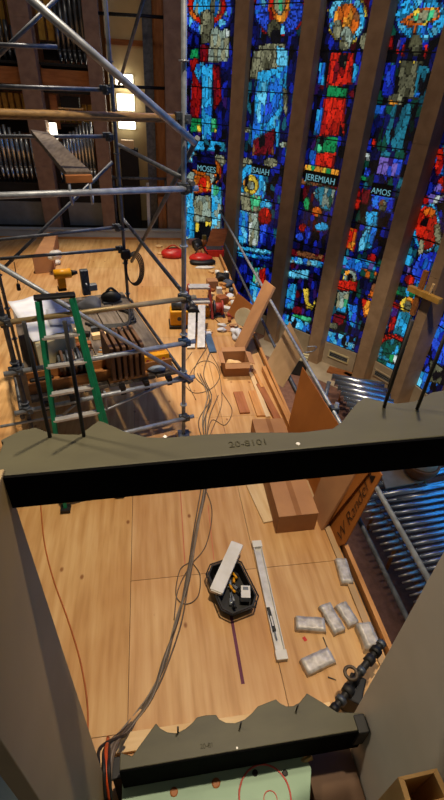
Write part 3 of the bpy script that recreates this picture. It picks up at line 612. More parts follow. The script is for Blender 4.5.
# far face
for (p, q) in (((-20, 86), (104, 90)), ((-20, 44), (58, 47)), ((-20, 243), (119, 228)), ((0, 260), (120, 250)), ((-20, 137), (108, 137))):
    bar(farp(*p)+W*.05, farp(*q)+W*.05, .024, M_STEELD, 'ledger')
for (px, py) in ((106, 90), (109, 137), (118, 228), (121, 250)): coup(farp(px, py)+W*.03)
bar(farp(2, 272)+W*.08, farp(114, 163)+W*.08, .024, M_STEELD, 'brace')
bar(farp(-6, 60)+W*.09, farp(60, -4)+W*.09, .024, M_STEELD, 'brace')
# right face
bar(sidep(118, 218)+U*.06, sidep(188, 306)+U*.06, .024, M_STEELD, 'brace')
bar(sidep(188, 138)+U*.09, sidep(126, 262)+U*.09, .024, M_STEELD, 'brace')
bar(sidep(139, -8)+U*.06, sidep(114, 84)+U*.06, .018, M_STEELD, 'brace')
bar(Z(PR, .86)-W*.05+U*.055, Z(FRP, .86)+W*.1+U*.055, .024, M_STEELD, 'transom')
bar(Z(PLF, .86)-W*.05-U*.055, Z(FLP, .86)+W*.1-U*.055, .024, M_STEELD, 'transom')
bar(Z(PR, 3.1)-W*.1+U*.055, Z(FRP, 3.1)+W*.1+U*.055, .024, M_STEELD, 'transom')
# deck boards
DZ = .995
nb = 6
names6 = ['leftmost', 'second from left', 'third from left', 'third from right', 'second from right', 'rightmost']
for k in range(nb):
    w = (WID-.12)/nb; c = PLF + U*(.06+w*(k+.5)) + W*(DEPTH/2+.04)
    t = thing('scaffold_board', 'weathered grey deck board of the scaffold, %s of six' % names6[k], 'plank', Z(c, DZ), math.atan2(U.y, U.x), 'deck boards of the scaffold')
    MB().box((0, 0, 0), (w-.012, DEPTH+.05, .045)).build('board', M_DECK, t, bev=.004, world=False)
    hk = MB().box((0, -DEPTH/2-.05, -.02), (.06, .07, .05)); hk.box((0, -DEPTH/2-.1, -.05), (.06, .02, .1)); hk.build('hook', M_BLACK, t, world=False)
# hooked walk board (ramp) hanging on the upper ledger
h0, h1 = nearp(66, 178), nearp(92, 178)
f0, f1 = farp(31, 134), farp(50, 137)
t = thing('walk_board', 'dark scaffold walk board sloping up from two hooks on the upper ledger', 'plank', (h0+h1)/2)
MB().slab([h0, h1, f1, f0], .05).build('deck', M_DECK, t, bev=.004)
MB().box((h0+h1)/2+V((0, -.03, 0)), ((h1-h0).length*1.02, .05, .06), math.atan2(U.y, U.x)).build('end_board', M_CASE, t, bev=.004)
for q in (h0+(h1-h0)*.12, h0+(h1-h0)*.92):
    MB().tube([q+V((0, -.03, -.02)), q+V((0, -.06, -.1)), q+V((0, -.02, -.2)), q+V((0, .03, -.15))], .012).build('hook', M_STEEL, t)
# ================================================================== DECK LOAD
D0 = DZ+.0235
def dk(u, w, z=0): return PLF + U*u + W*w + V((0, 0, D0+z))
RZ = math.atan2(U.y, U.x)
def dbox(u, w, z, su, sw, sz, mt=None): return (dk(u, w, z+sz/2), (su, sw, sz), RZ)
def dinv(px, py, z):
    p = F(px, py, z); d = p-PLF; return d.dot(U), d.dot(W)
# covered crate with white sheet
ct = thing('crate', 'cream crate under a white sheet on the left of the scaffold deck', 'crate', dk(.45, 1.25))
cz = D0+.42
cor = [F(36, 347, cz), F(74, 332, cz), F(62, 300, cz), F(24, 306, cz)]
MB().prism([V((p.x, p.y, D0)) for p in cor], (0, 0, .42)).build('box', M_CREAMP, ct, bev=.006)
e0 = (cor[0]+cor[1])/2
MB().prism([V((p.x, p.y, D0+.08)) for p in (cor[0]+(cor[3]-cor[0])*.04+V((-.02,0,0)), cor[3]+V((-.02,0,0)), cor[3]+V((-.05,0,0)), cor[0]+(cor[3]-cor[0])*.04+V((-.05,0,0)))], (0, 0, .06)).build('batten', M_LUMBER, ct)
def sheet(name, poly_px, z, nx, ny, lab, amp, seed, mt=M_WHITEP):
    rr = random.Random(seed); c = [F(*q, z) for q in poly_px]; vs = []
    for j in range(ny+1):
        for i in range(nx+1):
            s_, t_ = i/nx, j/ny
            p = (c[0]*(1-s_)+c[1]*s_)*(1-t_)+(c[3]*(1-s_)+c[2]*s_)*t_
            p = p + V((0, 0, .004+amp*(1+math.sin(s_*9+seed)*math.cos(t_*7+seed*2)) + rr.uniform(0, amp*.5))); vs.append(p)
    mb = MB(); fs = [(j*(nx+1)+i, j*(nx+1)+i+1, (j+1)*(nx+1)+i+1, (j+1)*(nx+1)+i) for j in range(ny) for i in range(nx)]
    mb.add(vs, fs, True); o = mb.build(name, mt); so = o.modifiers.new('solid', 'SOLIDIFY'); so.thickness = .003
    return tag(o, lab, 'sheet')
sheet('plastic_sheet', [(33, 343), (70, 331), (58, 293), (8, 303)], cz+.005, 10, 10, 'crumpled white sheet spread over the cream crate on the scaffold', .012, 3)
sheet('drawing_sheet', [(50, 326), (76, 324), (68, 308), (46, 310)], cz+.045, 6, 6, 'small white drawing lying behind the green ladder rungs', .004, 5)
# jig
uj, wj = dinv(52, 345, D0+.2)
t = thing('wooden_jig', 'cream painted frame with slots in front of the white sheet', 'frame', dk(uj, wj))
for du in (-.16, 0, .16): MB().box(*dbox(uj+du, wj, 0, .03, .2, .2)).build('cross_piece', M_CREAMP, t, bev=.004)
for dw in (-.1, .1): MB().box(*dbox(uj, wj+dw, .16, .38, .035, .05)).build('rail', M_CREAMP, t, bev=.004)
# ribbed bellows
uc, wc = dinv(123, 357, D0+.18)
t = thing('ribbed_bellows', 'brown bellows of six upright wooden ribs on the right of the deck', 'bellows', dk(uc, wc))
for k in range(6):
    MB().box(*dbox(uc-.17+.068*k, wc, .03, .042, .5, .42)).build('rib', mat('rib_wood', '#7d5c42', '#6a4b34', .7), t, bev=.008)
MB().box(*dbox(uc, wc, .0, .46, .46, .03)).build('base_board', M_LUMBER, t)
MB().box(*dbox(uc, wc, .06, .38, .36, .2)).build('core', M_DARK, t)
uc2, wc2 = dinv(73, 362, D0+.15)
t = thing('ribbed_bellows', 'grey ribbed roller bellows behind the green ladder rail', 'bellows', dk(uc2, wc2))
for k in range(5): MB().cyl(dk(uc2-.13+.06*k, wc2, .16), dk(uc2-.1+.06*k, wc2, .16), .15, n=18).build('rib', M_COUP if k % 2 else M_CHEST, t)
MB().box(*dbox(uc2, wc2, 0, .36, .3, .03)).build('base_board', M_LUMBER, t); MB().cyl(dk(uc2-.16, wc2, .16), dk(uc2+.18, wc2, .16), .1, n=14).build('core', M_GREYM, t)
M_TRAY = mat('dull_timber', '#a9713e', '#8a5829', .6, 0, 3, (1, 6, 6))
# long timber tray
t = thing('timber_tray', 'long orange wooden tray along the front of the scaffold deck', 'tray', dk(.9, .2))
MB().box(*dbox(.88, .24, 0, 1.62, .26, .03)).build('base_board', M_TRAY, t)
MB().box(*dbox(.88, .12, .03, 1.62, .03, .1)).build('front_board', M_TRAY, t, bev=.004); MB().box(*dbox(.88, .36, .03, 1.62, .03, .1)).build('back_board', M_TRAY, t, bev=.004)
# boards and yellow part right
u1, w1 = dinv(154, 356, D0+.08)
t = thing('yellow_level', 'orange yellow boxed part at the right end of the scaffold deck', 'part', dk(u1, w1))
MB().box(*dbox(u1, w1, 0, .36, .12, .12)).build('case', M_YEL, t, bev=.01)
for du in (-.1, .1): MB().cyl(dk(u1+du, w1-.065, .06), dk(u1+du, w1-.06, .06), .02).build('knob', M_REDC, t)
u2, w2 = dinv(119, 364, D0+.1)
tag(MB().blob(dk(uc+.36, wc-.12, .035), (.24, .18, .08), 4).build('cloth_rag', mat('blue_cloth', '#8fa0b8', '#7c8ca6', .8)), 'pale blue rag beside the brown ribbed bellows', 'rag')
tag(MB().box(*dbox(1.5, .45, 0, .3, .07, .05)).build('offcut', M_REDC, bev=.004), 'orange red strip in front of the yellow part', 'offcut')
t = thing('tape_roll', 'black tape roll at the right end of the scaffold deck', 'tape', dk(1.66, .5))
MB().lathe([(.045, 0), (.085, 0), (.085, .06), (.045, .06), (.045, 0)], dk(1.66, .5), 20).build('roll', M_BLACK, t)
tag(MB().box(*dbox(.22, .35, 0, .26, .1, .06)).build('tool_case', M_BLACK, bev=.02), 'small black case at the left front corner of the scaffold deck', 'case')
rr = random.Random(9)
for k in range(9):
    u_, w_ = rr.uniform(.55, 1.1), rr.uniform(.5, 1.5)
    mt_ = [M_LUMBERX, M_CREAMP, M_COUP, M_REDC, M_DARK][k % 5]
    o = MB().box((0, 0, .03), (rr.uniform(.1, .22), rr.uniform(.04, .09), .06)).build('action_block', mt_, bev=.005); o.location = dk(u_, w_); o.rotation_euler = (0, 0, RZ+rr.uniform(-.6, .6))
    tag(o, 'small loose organ action block lying in the middle of the scaffold deck', 'block', 'loose blocks on the deck')
for k in range(5):
    tag(MB().cyl(dk(.9+.02*k, .62+.05*k, .03), dk(1.12+.02*k, .5+.05*k, .03), .018, n=8).build('dowel', M_ALU if k % 2 else M_LUMBERX), 'short dowel lying left of the brown ribbed bellows', 'dowel', 'dowels on the deck')
# far edge tools
ud, wd = dinv(66, 284, D0+.1)
t = thing('cordless_drill', 'yellow and black cordless drill on the far edge of the deck', 'drill', dk(ud, wd))
MB().cyl(dk(ud-.16, wd, .27), dk(ud+.1, wd, .27), .075, n=14).build('body', M_YEL, t); MB().cyl(dk(ud+.1, wd, .27), dk(ud+.2, wd, .27), .05, .025).build('chuck', M_BLACK, t)
MB().box(*dbox(ud-.06, wd, .05, .12, .1, .2)).build('handle', M_YEL, t, bev=.012); MB().box(*dbox(ud-.07, wd, 0, .13, .09, .07)).build('battery', M_BLACK, t, bev=.01)
ud, wd = dinv(78, 288, D0+.12)
t = thing('bench_vice', 'grey clamp standing beside the yellow drill', 'vice', dk(ud+.12, wd))
ud += .12
MB().box(*dbox(ud, wd, 0, .12, .1, .4)).build('upright', M_COUP, t, bev=.01); MB().box(*dbox(ud+.1, wd, .06, .14, .1, .1)).build('jaw', M_GREYM, t, bev=.01); MB().cyl(dk(ud, wd-.14, .2), dk(ud, wd+.1, .2), .014).build('screw', M_STEEL, t)
tag(MB().blob(dk(1.12, 2.05, .08), (.34, .3, .24), 8).build('tool_bag', mat('grey_canvas', '#5c5e66', '#484a52', .8)), 'slumped grey bag in the middle of the far deck edge', 'bag')
t = thing('power_tool', 'low black sander at the far right corner of the deck', 'power tool', dk(1.48, 2.25))
MB().blob(dk(1.48, 2.25, .075), (.3, .2, .2), 12, amp=.1).build('body', M_BLACK, t); MB().box(*dbox(1.48, 2.25, 0, .28, .16, .03)).build('sole', M_COUP, t); MB().tube([dk(1.38, 2.25, .13), dk(1.48, 2.25, .22), dk(1.58, 2.25, .13)], .02).build('handle', M_BLACK, t)
# black hoses on deck
for k in range(4):
    pts = [dk(.95+.03*k, 1.6-.05*k, .02), dk(1.15, 1.45-.06*k, .03+.012*k), dk(1.4+.02*k, 1.4-.05*k, .03+.012*k), dk(1.62, 1.45+.1*k, .03+.01*k), dk(1.6+.03*k, 1.75+.04*k, .03+.01*k), dk(1.5, 1.9+.03*k, .03)]
    tag(MB().tube(pts, .017).build('black_hose', M_RUBBER), 'black hose looping over the right side of the scaffold deck', 'hose', 'hoses on the scaffold deck')
for k in range(4):
    uu, ww = [(.62, 1.0), (.8, .95), (1.05, 1.15), (.95, .55)][k]
    tag(MB().box(*dbox(uu, ww, 0, .2, .09, .07)).build('offcut', [M_LUMBERX, M_REDWOOD, M_PALEX, M_CREAMP][k], bev=.004), ['orange wooden offcut left of the brown bellows', 'reddish wooden offcut behind the brown bellows', 'pale offcut near the middle of the deck', 'cream block in front of the grey roller'][k], 'offcut')
# cable coil hanging on the far right post
cp = Z(FRP, farp(122, 252).z)
t = thing('cable_coil', 'coil of black cable hanging from the far right scaffold post', 'cable', cp)
for k in range(4):
    rr = .15+.012*k; cc = cp+U*(.10+.015*k)-W*.06+V((0, 0, -.27))
    MB().tube([cc+U*(rr*.75*math.sin(x*.5236))+V((0, 0, rr*1.45*math.cos(x*.5236)))+W*(.01*k) for x in range(13)], .010).build('loop', M_RUBBER, t)
MB().box(cp-W*.06+V((0, 0, -.02)), (.14, .1, .14), RZ).build('hook', M_BLACK, t, bev=.02)
# little cord with plug hanging at left
p0 = farp(14, 262)
t = thing('pull_cord', 'thin dark cord with a small weight hanging at the left of the scaffold', 'cord', p0)
MB().cyl(p0, farp(18, 284), .006).build('cord', M_RUBBER, t); MB().cyl(farp(18, 284), farp(19, 290), .025, .03).build('weight', M_BLACK, t)

# ================================================================== LADDER
lt = thing('step_ladder', 'green step ladder with aluminium treads folded against the scaffold', 'ladder', F(92, 500))
tl, tr = F(37, 302, 2.2), F(71, 299, 2.2); bl, br = F(66, 512), F(120, 497)
bl.z = br.z = .02
nrm = (br-bl).cross(tl-bl).normalized()
if nrm.y > 0: nrm = -nrm
def rail(a, b, w, mt, nm, d=.045):
    x = (b-a).cross(nrm).normalized()*w/2
    o = MB().prism([a-x, a+x, b+x, b-x], -nrm*d).build(nm, mt, lt, bev=.004); return o
for a, b in ((bl, tl), (br, tr)):
    r_ = rail(a, b, .038, M_GREEN, 'rail'); MB().box(a+V((0, .02, .015)), (.1, .1, .035)).build('foot', M_BLACK, r_)
for k in range(7):
    f = .09+.125*k
    a, b = bl.lerp(tl, f), br.lerp(tr, f); d = (b-a).normalized(); w = d.cross(nrm)
    MB().prism([a-nrm*.002, b-nrm*.002, b-nrm*.09, a-nrm*.09], V((0, 0, .028))).build('tread', M_ALU, lt, bev=.003)
# rear rails folded close behind
for a, b in ((bl+V((-.03, .13, 0)), tl+V((0, .1, 0))), (br+V((.03, .13, 0)), tr+V((0, .1, 0)))):
    rail(a, b, .045, M_GREEN, 'rear_rail', .04)
mid = (tl+tr)/2; dd = (tr-tl)
MB().box(mid+V((0, .05, .02)), (dd.length+.07, .1, .03), math.atan2(dd.y, dd.x)).build('top_cap', M_BLACK, lt, bev=.012)

# ================================================================== GUARD RAIL, LEANING BOARDS
t = thing('guard_rail', 'grey tube guard rail with two rails along the platform edge', 'railing', (2.05, 7, -.3))
MB().cyl((2.05, 1.2, .805), (2.05, 13.45, .805), .025, n=14).build('top_rail', M_STEEL, t)
MB().cyl((2.05, 1.0, .228), (2.05, 13.45, .228), .025, n=14).build('lower_rail', M_STEELD, t)
for y in (13.4, 3.95, 1.15):
    MB().cyl((2.09, y, -.6), (2.09, y, .9), .025, n=12).build('post', M_STEEL, t)
    for z in (.805, .228): MB().box((2.07, y, z), (.1, .09, .09)).build('coupler', M_COUP, t, bev=.01)
    MB().box((2.0, y, -.25), (.24, .08, .08)).build('bracket', M_COUP, t)
hp = AX(305, 350, 2.06)
MB().tube([hp+V((0, 0, -.04)), hp+V((.12, 0, -.02)), hp+V((.14, -.02, .06)), hp+V((.02, 0, .05))], .008).build('wire_hook', M_STEEL, t)
def leaner(name, lab, cat, poly, th, mt, **k):
    return tag(MB().slab(poly, th).build(name, mt, bev=k.get('bev', .003)), lab, cat)
# big orange hardboard: triangular top seen above the front rail, lower part below it
def lean_pt(px, py, xb=1.80, xt=2.02, zt=.805):   # point on the plane leaning from the curb foot to the top rail
    n = V((zt, 0, -(xt-xb))).normalized(); return PL(px, py, V((xb, 0, .08)), n)
leaner('hardboard_sheet', 'orange brown hardboard sheet leaning on the guard rail, its pointed top above the front rail', 'board', [lean_pt(303, 367), lean_pt(344, 432), lean_pt(372, 470), lean_pt(326, 527), lean_pt(285, 440)], .012, M_HARD)
cb = [lean_pt(330, 524, 1.74, 2.0), lean_pt(289, 530, 1.6, 1.96), lean_pt(322, 452, 1.6, 1.96), lean_pt(368, 458, 1.74, 2.0)]
def lp2(px, py): return PL(px, py, V((1.70, 0, .0)), V((.80, 0, -.27)).normalized())
leaner('cardboard_sheet', 'folded light cardboard sheet leaning beside the long carton under the front rail', 'cardboard', [lp2(320, 532), lp2(312, 500), lp2(330, 455), lp2(362, 462)], .03, M_CARD)
def lp3(px, py): return PL(px, py, V((1.835, 0, .0)), V((.80, 0, -.20)).normalized())
wb = [lp3(330, 522), lp3(336, 548), lp3(346, 544), lp3(383, 475), lp3(372, 458)]
t = thing('written_cardboard', 'cardboard strip with black handwriting leaning on the guard rail', 'cardboard', wb[1])
MB().slab(wb, .015).build('sheet', M_HARD, t, bev=.003)
ux = (wb[3]-wb[2]).normalized(); nn = V((.80, 0, -.20)).normalized()
if nn.dot(EYE-wb[1]) < 0: nn = -nn
uy = nn.cross(ux)
M_INK = mat('black_ink', '#2a1a10', '#20130b', .7)
text_mesh('handwriting', 'W Randel K', .18, M_INK, lp3(357, 508)+nn*.022-uy*.05, ux, uy, t, .001, .35, -.004)
# tan panel further along and the tall carton leaning further back
def lp4(px, py): return PL(px, py, V((1.9, 0, .07)), V((.55, 0, -.36)).normalized())
leaner('tan_sheet', 'thin tan sheet leaning on the lower guard rail behind the lumber', 'board', [lp4(262, 372), lp4(283, 388), lp4(304, 352), lp4(290, 322)], .01, M_TANBOARD)
a0 = F(246, 355, .03)
t = thing('tall_carton', 'long flat cardboard carton leaning against the guard rail', 'carton', a0)
def lp5(px, py): return PL(px, py, V((a0.x-.08, 0, .0)), V((1.0, 0, -.66)).normalized())
q = [lp5(236, 347), lp5(245, 352), lp5(276, 288), lp5(267, 281)]
MB().slab(q, .05).build('box', M_CARD, t, bev=.006)

# ================================================================== FRONT ORGAN RACK
RZ1 = 3.043
TILT = .038
def rail_poly(pts, z): return [V((p[0], p[1], z+(TILT*(p[0]+.41) if z > 2 else 0))) for p in pts]
def onrail(px, py, z): return PL(px, py, V((-.41, .9, z)), V((-TILT if z > 2 else 0, 0, 1)))
def rack(name, lab, pts, z, th, pins, stamp, spx, extra):
    t = thing(name, lab, 'rack rail', (.4, .95, z-th))
    MB().prism(rail_poly(pts, z-th), (0, 0, th)).build('board', M_OLIVE, t, bev=.004)
    # unlit front face of the rail, its shade painted as a black strip
    x0 = min(p[0] for p in pts); x1 = max(p[0] for p in pts); y0 = pts[0][1]
    e0, e1 = rail_poly(pts[:2], z-.002); dn_ = V((0, 0, -th+.004)); MB().prism([e0, e1, e1+dn_, e0+dn_], (0, -.008, 0)).build('front_shade', mat('shade_black', '#0b0b0c', '#070708', .9, 0, 8, spec=.05), t)
    for (px, py, h) in pins:
        p = onrail(px, py, z)
        MB().cyl(p-V((0, 0, .02)), p+V((0, 0, h)), .0055, n=8).build('pin', M_RUBBER, t)
    if stamp:
        p = onrail(*spx, z)
        text_mesh('stamp', stamp, .034, mat('faded_ink', '#3d3a29', '#353221', .8), p+V((0, 0, .0015)), V((1, 0, TILT if z > 2 else 0)), V((0, 1, 0)), t, .0005)
    for (px, py) in extra:
        p = onrail(px, py, z); MB().cyl(p, p+V((0, 0, .002)), .006, n=10).build('screw_head', M_WHITE, t)
    return t
def scal(c, r, a0, a1, n=9): return [(c[0]+r*math.cos(R(a0+(a1-a0)*k/n)), c[1]+r*math.sin(R(a0+(a1-a0)*k/n))) for k in range(n+1)]
def fxy(px, py, z): p = onrail(px, py, z); return (p.x, p.y)
far1 = [fxy(*q, RZ1) for q in ((0, 440), (20, 430), (36, 427), (43, 430), (52, 433), (66, 434), (80, 434), (92, 425), (99, 420), (107, 423), (125, 431), (148, 437), (170, 437), (205, 434), (250, 432), (300, 432), (333, 428), (342, 421), (358, 401), (366, 397), (378, 400), (396, 403), (415, 401), (432, 392), (444, 390))]
pts1 = [(-.43, .885), (1.19, .885), (1.19, 1.14)] + far1[::-1] + [(-.43, 1.02)]
rack('upper_rack_rail', 'olive rack rail with scalloped edge crossing the middle of the view', pts1, RZ1, .118,
     [(50, 437, .36), (84, 436, .36), (384, 407, .30), (417, 409, .30)], '20-8101', (249, 446), [(298, 444), (165, 437)])
RZ2 = .75
far2 = [fxy(*q, RZ2) for q in ((132, 756), (156, 723), (160, 728), (167, 732), (176, 733), (185, 729), (192, 723), (197, 717), (206, 715), (216, 714.6), (219, 719), (226, 722.5), (235, 723), (245, 719), (252, 713), (258, 706), (276, 699), (280, 703), (286, 706), (293, 706), (300, 702), (307, 693), (322, 702), (337, 712))]
pts2 = [(-.29, .862), (1.185, .872), (1.185, .955)] + far2[::-1] + [(-.29, .945)]
rack('lower_rack_rail', 'olive rack rail with scalloped edge above the mint green chest', pts2, RZ2, .295,
     [(178, 733, .09), (240, 728, .09), (296, 711, .09)], '20-81', (207, 748), [(237, 748)])
bx_thing('rail_block', 'black end block where the lower rack rail meets the grey panel', 'block', (1.155, .9, .66), (.07, .1, .2), M_BLACK, bev=.006)
# side panels of the organ frame
t = thing('left_case_panel', 'tall taupe organ case panel at the left edge of the view', 'panel', (-.45, .68, 0))
MB().box((-.425, .675, 1.55), (.055, .455, 3.0)).build('panel', M_TAUPE, t, bev=.003)
t = thing('right_case_panel', 'large grey organ case panel at the lower right', 'panel', (1.25, .5, 0))
MB().prism([(1.2, 1.02, 0), (1.2, -.9, 0), (1.26, -.9, 0), (1.26, 1.02, 0)], (0, 0, 3.3)).build('panel', M_GREYP, t, bev=.003)
bx_thing('teal_chest', 'dull teal chest at the lower left corner', 'chest', (-1.1, .1, .75), (1.2, 1.3, 1.5), M_TEAL)
# wooden trunk at bottom right
t = thing('wooden_duct', 'open ended square wooden wind duct at the bottom right corner', 'wind duct', (1.0, .45, 1.0))
zt = 1.6
q = [F(398, 777, zt), F(437, 768, zt), F(452, 800, zt), F(409, 812, zt)]
ctr = sum(q, V((0, 0, 0)))/4
for k in range(4):
    a, b = q[k], q[(k+1) % 4]; a2, b2 = ctr+(a-ctr)*.74, ctr+(b-ctr)*.74
    MB().prism([a, b, b2, a2], (0, 0, -1.3)).build('side_board', mat('pale_lumber', '#cda468', '#b98e50', .6, 0, 3), t, bev=.002)
MB().prism([ctr+(p-ctr)*.74+V((0, 0, -.5)) for p in q], (0, 0, -.03)).build('bottom', M_DARK, t)
# mint chest
t = thing('mint_windchest', 'mint green windchest top with drilled holes below the front rail', 'windchest', (.3, .6, 0))
zc = .44
x0 = -.3; yb = .90
cr = [(x0, -.1), (.72, -.1), (.79, .62), (.86, .80), (.83, .90), (x0, yb)]
MB().prism([V((x, y, zc-.06)) for x, y in cr], (0, 0, .06)).build('top_board', M_MINT, t, bev=.004)
MB().box((.25, .4, .185), (1.0, .9, .37)).build('body', M_CHEST, t)
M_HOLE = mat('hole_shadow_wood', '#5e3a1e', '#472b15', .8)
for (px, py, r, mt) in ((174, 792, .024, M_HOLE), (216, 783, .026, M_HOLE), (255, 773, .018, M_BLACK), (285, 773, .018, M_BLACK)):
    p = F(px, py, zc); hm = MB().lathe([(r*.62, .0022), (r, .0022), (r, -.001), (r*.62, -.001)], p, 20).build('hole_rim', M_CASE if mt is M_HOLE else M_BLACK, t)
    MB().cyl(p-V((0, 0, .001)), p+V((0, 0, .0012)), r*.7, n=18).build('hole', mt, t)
p = F(265, 797, zc); M_CHALK = mat('red_crayon', '#c8625a', '#b8544c', .8)
MB().tube([p+V((.155*math.cos(x*.2618), .155*math.sin(x*.2618), .002)) for x in range(25)], .0055, n=6).build('circle_mark', M_CHALK, t)
MB().tube([p+V((.03+.04*math.cos(x*.5236), -.015+.04*math.sin(x*.5236), .002)) for x in range(13)], .003, n=6).build('inner_mark', M_CHALK, t)
tag(MB().cyl(F(300, 762, .42), F(312, 757, .46), .016).build('brass_fitting', mat('brass', '#c9b27a', '#a58f58', .35, .8)), 'small brass fitting at the right corner of the mint chest', 'fitting')
# pale board across the floor under the lower rail
bx_thing('floor_board', 'pale wooden board lying across the floor behind the lower rack rail', 'board', (.42, 1.215, .02), (1.62, .12, .036), M_PALEX)
bx_thing('chest_side', 'dark brown chest between the mint board and the grey panel', 'windchest', (1.03, .36, .15), (.32, 1.1, .28), M_CHEST)
# dark wind hose chain by the right panel
t = thing('coupler_linkage', 'dark metal linkage of collars and rods beside the grey panel', 'linkage', F(342, 680, .25))
ax = [F(381, 644, .3), F(371, 658, .3), F(357, 676, .28), F(346, 694, .26), F(334, 709, .25)]
MB().tube(ax, .028).build('rod', M_RUBBER, t)
for k in range(8):
    f = k/7*(len(ax)-1.001); i = int(f); p = ax[i].lerp(ax[i+1], f-i); d = (ax[i+1]-ax[i]).normalized()
    MB().cyl(p-d*(.02+.008*(k % 3)), p+d*.02, [.036, .044, .04, .034][k % 4], n=14).build('collar', [M_COUP, M_BLACK, M_RUBBER][k % 3], t)
p = F(351, 673, .36)
MB().tube([p+V((.045*math.cos(x*.5236), .045*math.sin(x*.5236), 0)) for x in range(13)], .013).build('ring', mat('dull_bronze', '#5e5142', '#463c30', .5, .5), t)
MB().box(F(347, 692, .14)+V((.04, -.02, 0)), (.12, .2, .22), -.6).build('block', M_BLACK, t, bev=.01)

# ================================================================== CABLES
cab_px = [(212, 345), (200, 372), (212, 395), (205, 420), (206, 450), (205, 485), (197, 530), (188, 580), (178, 620), (165, 660), (150, 695), (128, 728)]
M_CAB = mat('grey_cable', '#8d8070', '#766a5c', .6)
M_CABD = mat('dark_cable', '#6b5c4c', '#54483c', .6)
drop = [(112, 742), (106, 760), (104, 785)]
for k in range(7):
    rr = random.Random(40+k); o = (k-3)*.008
    pts = []
    st = [0, 1, 1, 2, 0, 3, 2][k]
    for j, q in enumerate(cab_px[st:]):
        jj = j+st
        sp = 2.2 if jj < 4 else .8
        p = F(*q, .010+.008*(k % 3)); pts.append(p+V((o*sp+rr.uniform(-.012, .012)*sp*2, rr.uniform(-.02, .02)*sp, 0)))
    for j, q in enumerate(drop):
        zz = [.35, .55, .55][j]; p = F(q[0]+k*1.6-3, q[1], zz)
        pts.append(p)
    tag(MB().tube(pts, .0065, n=6).build('cable', M_CAB if k % 2 else M_CABD), 'thin grey cable in the bundle running down the middle of the floor', 'cable', 'cables in the floor bundle')
loop = [[(192, 352), (180, 372), (192, 392), (212, 388), (220, 372), (210, 352)], [(196, 400), (188, 380), (200, 362), (216, 366), (222, 400), (212, 430), (204, 448)], [(222, 392), (232, 410), (225, 425), (212, 420), (206, 440)], [(210, 480), (222, 474), (228, 470)], [(203, 483), (212, 510), (206, 545), (190, 566), (178, 590), (174, 620)], [(190, 562), (180, 570), (176, 595), (186, 604), (198, 596), (200, 575), (192, 562)]]
for k, lp in enumerate(loop):
    tag(MB().tube([F(*q, .008) for q in lp], .005, n=6).build('loose_wire', M_CABD), ['thin wire looped on the floor right of the front scaffold post', 'long thin wire curling beside the scaffold post', 'thin wire curling toward the short board', 'short wire end just below the front rail', 'loose wire straying from the bundle in mid floor', 'ring of wire tied around the cable bundle'][k], 'wire')
orange = [(40, 497), (44, 540), (53, 578), (68, 620), (80, 660), (87, 700), (88, 735)]
M_ORC = mat('orange_cord', '#b5622a', '#9a5020', .6)
tag(MB().tube([F(*q, .007) for q in orange], .006, n=6).build('extension_cable', M_ORC), 'thin orange cord running along the left of the floor', 'cord')
tag(MB().tube([F(108, 738, .3), F(106, 752, .55), F(107, 775, .6), F(110, 800, .5)], .012).build('orange_hose', mat('bright_orange_cord', '#c24a1c', '#a53c14', .5)), 'bright orange cable over the left end of the lower rail', 'cable')
for k in range(3):
    tag(MB().tube([F(126-9*k, 735+3*k, .2), F(101+4*k, 747+2*k, .5), F(99+5*k, 770, .62), F(101+5*k, 800, .5)], .011).build('black_cable', M_RUBBER), 'thick black cable bundled at the left end of the lower rail', 'cable', 'black cables at the lower rail')
t = thing('cable_box', 'black box behind the cables at the left end of the lower rail', 'box', (-.3, .93, 0))
MB().box((-.31, .955, .22), (.1, .1, .44)).build('case', M_BLACK, t, bev=.01); MB().box((-.31, .955, .455), (.11, .11, .03)).build('lid', M_RUBBER, t, bev=.005)
# chalk / marker lines on the plywood
def strip(name, a, b, w, mt, lab):
    p, q = F(*a, .0012), F(*b, .0012); d = (q-p).normalized(); x = V((d.y, -d.x, 0))*w/2
    o = tag(MB().prism([p-x, p+x, q+x, q-x], (0, 0, .0008)).build(name, mt), lab, 'mark')
strip('marker_line', (231, 615), (243, 684), .028, mat('purple_marker', '#6f3a4e', '#5e2e42', .8), 'thick purple marker line below the black tool tray')
strip('chalk_line', (180, 486), (185, 565), .012, mat('red_chalk', '#c47a58', '#b86a4a', .8), 'faint red chalk line left of the cable bundle')
strip('chalk_line', (208, 505), (214, 560), .010, mat('red_chalk', '#c47a58'), 'faint red chalk line right of the cable bundle')
strip('paint_spot', (303.5, 637), (306, 641), .03, M_RED, 'small red paint spot by the lead bars')

# ================================================================== FLOOR ITEMS, NEAR
# aluminium level / straightedge
p, q = F(256, 543), F(282, 662); mid = (p+q)/2; L = (q-p).length; an = math.atan2((q-p).y, (q-p).x)
t = thing('straightedge_rail', 'long aluminium extrusion lying on the floor beside the tool tray', 'rail', (mid.x, mid.y, 0), an)
MB().box((0, 0, .008), (L, .085, .014)).build('web', M_ALU, t, world=False)
for sy in (-.038, .038): MB().box((0, sy, .02), (L, .01, .036)).build('flange', M_ALU, t, bev=.002, world=False)
for sx in (-L/2+.04, L/2-.04):
    MB().box((sx, 0, .024), (.08, .1, .046)).build('end_block', M_WHITE, t, bev=.006, world=False)
    for sy in (-.028, .028): MB().cyl((sx*1.03, sy, .02), (sx*1.07 if sx > 0 else sx*1.07, sy, .02), .012).build('bolt', M_STEEL, t, world=False)
t = thing('utility_knife', 'black handled knife lying on the aluminium extrusion', 'knife', F(271, 620, .018), an+.06)
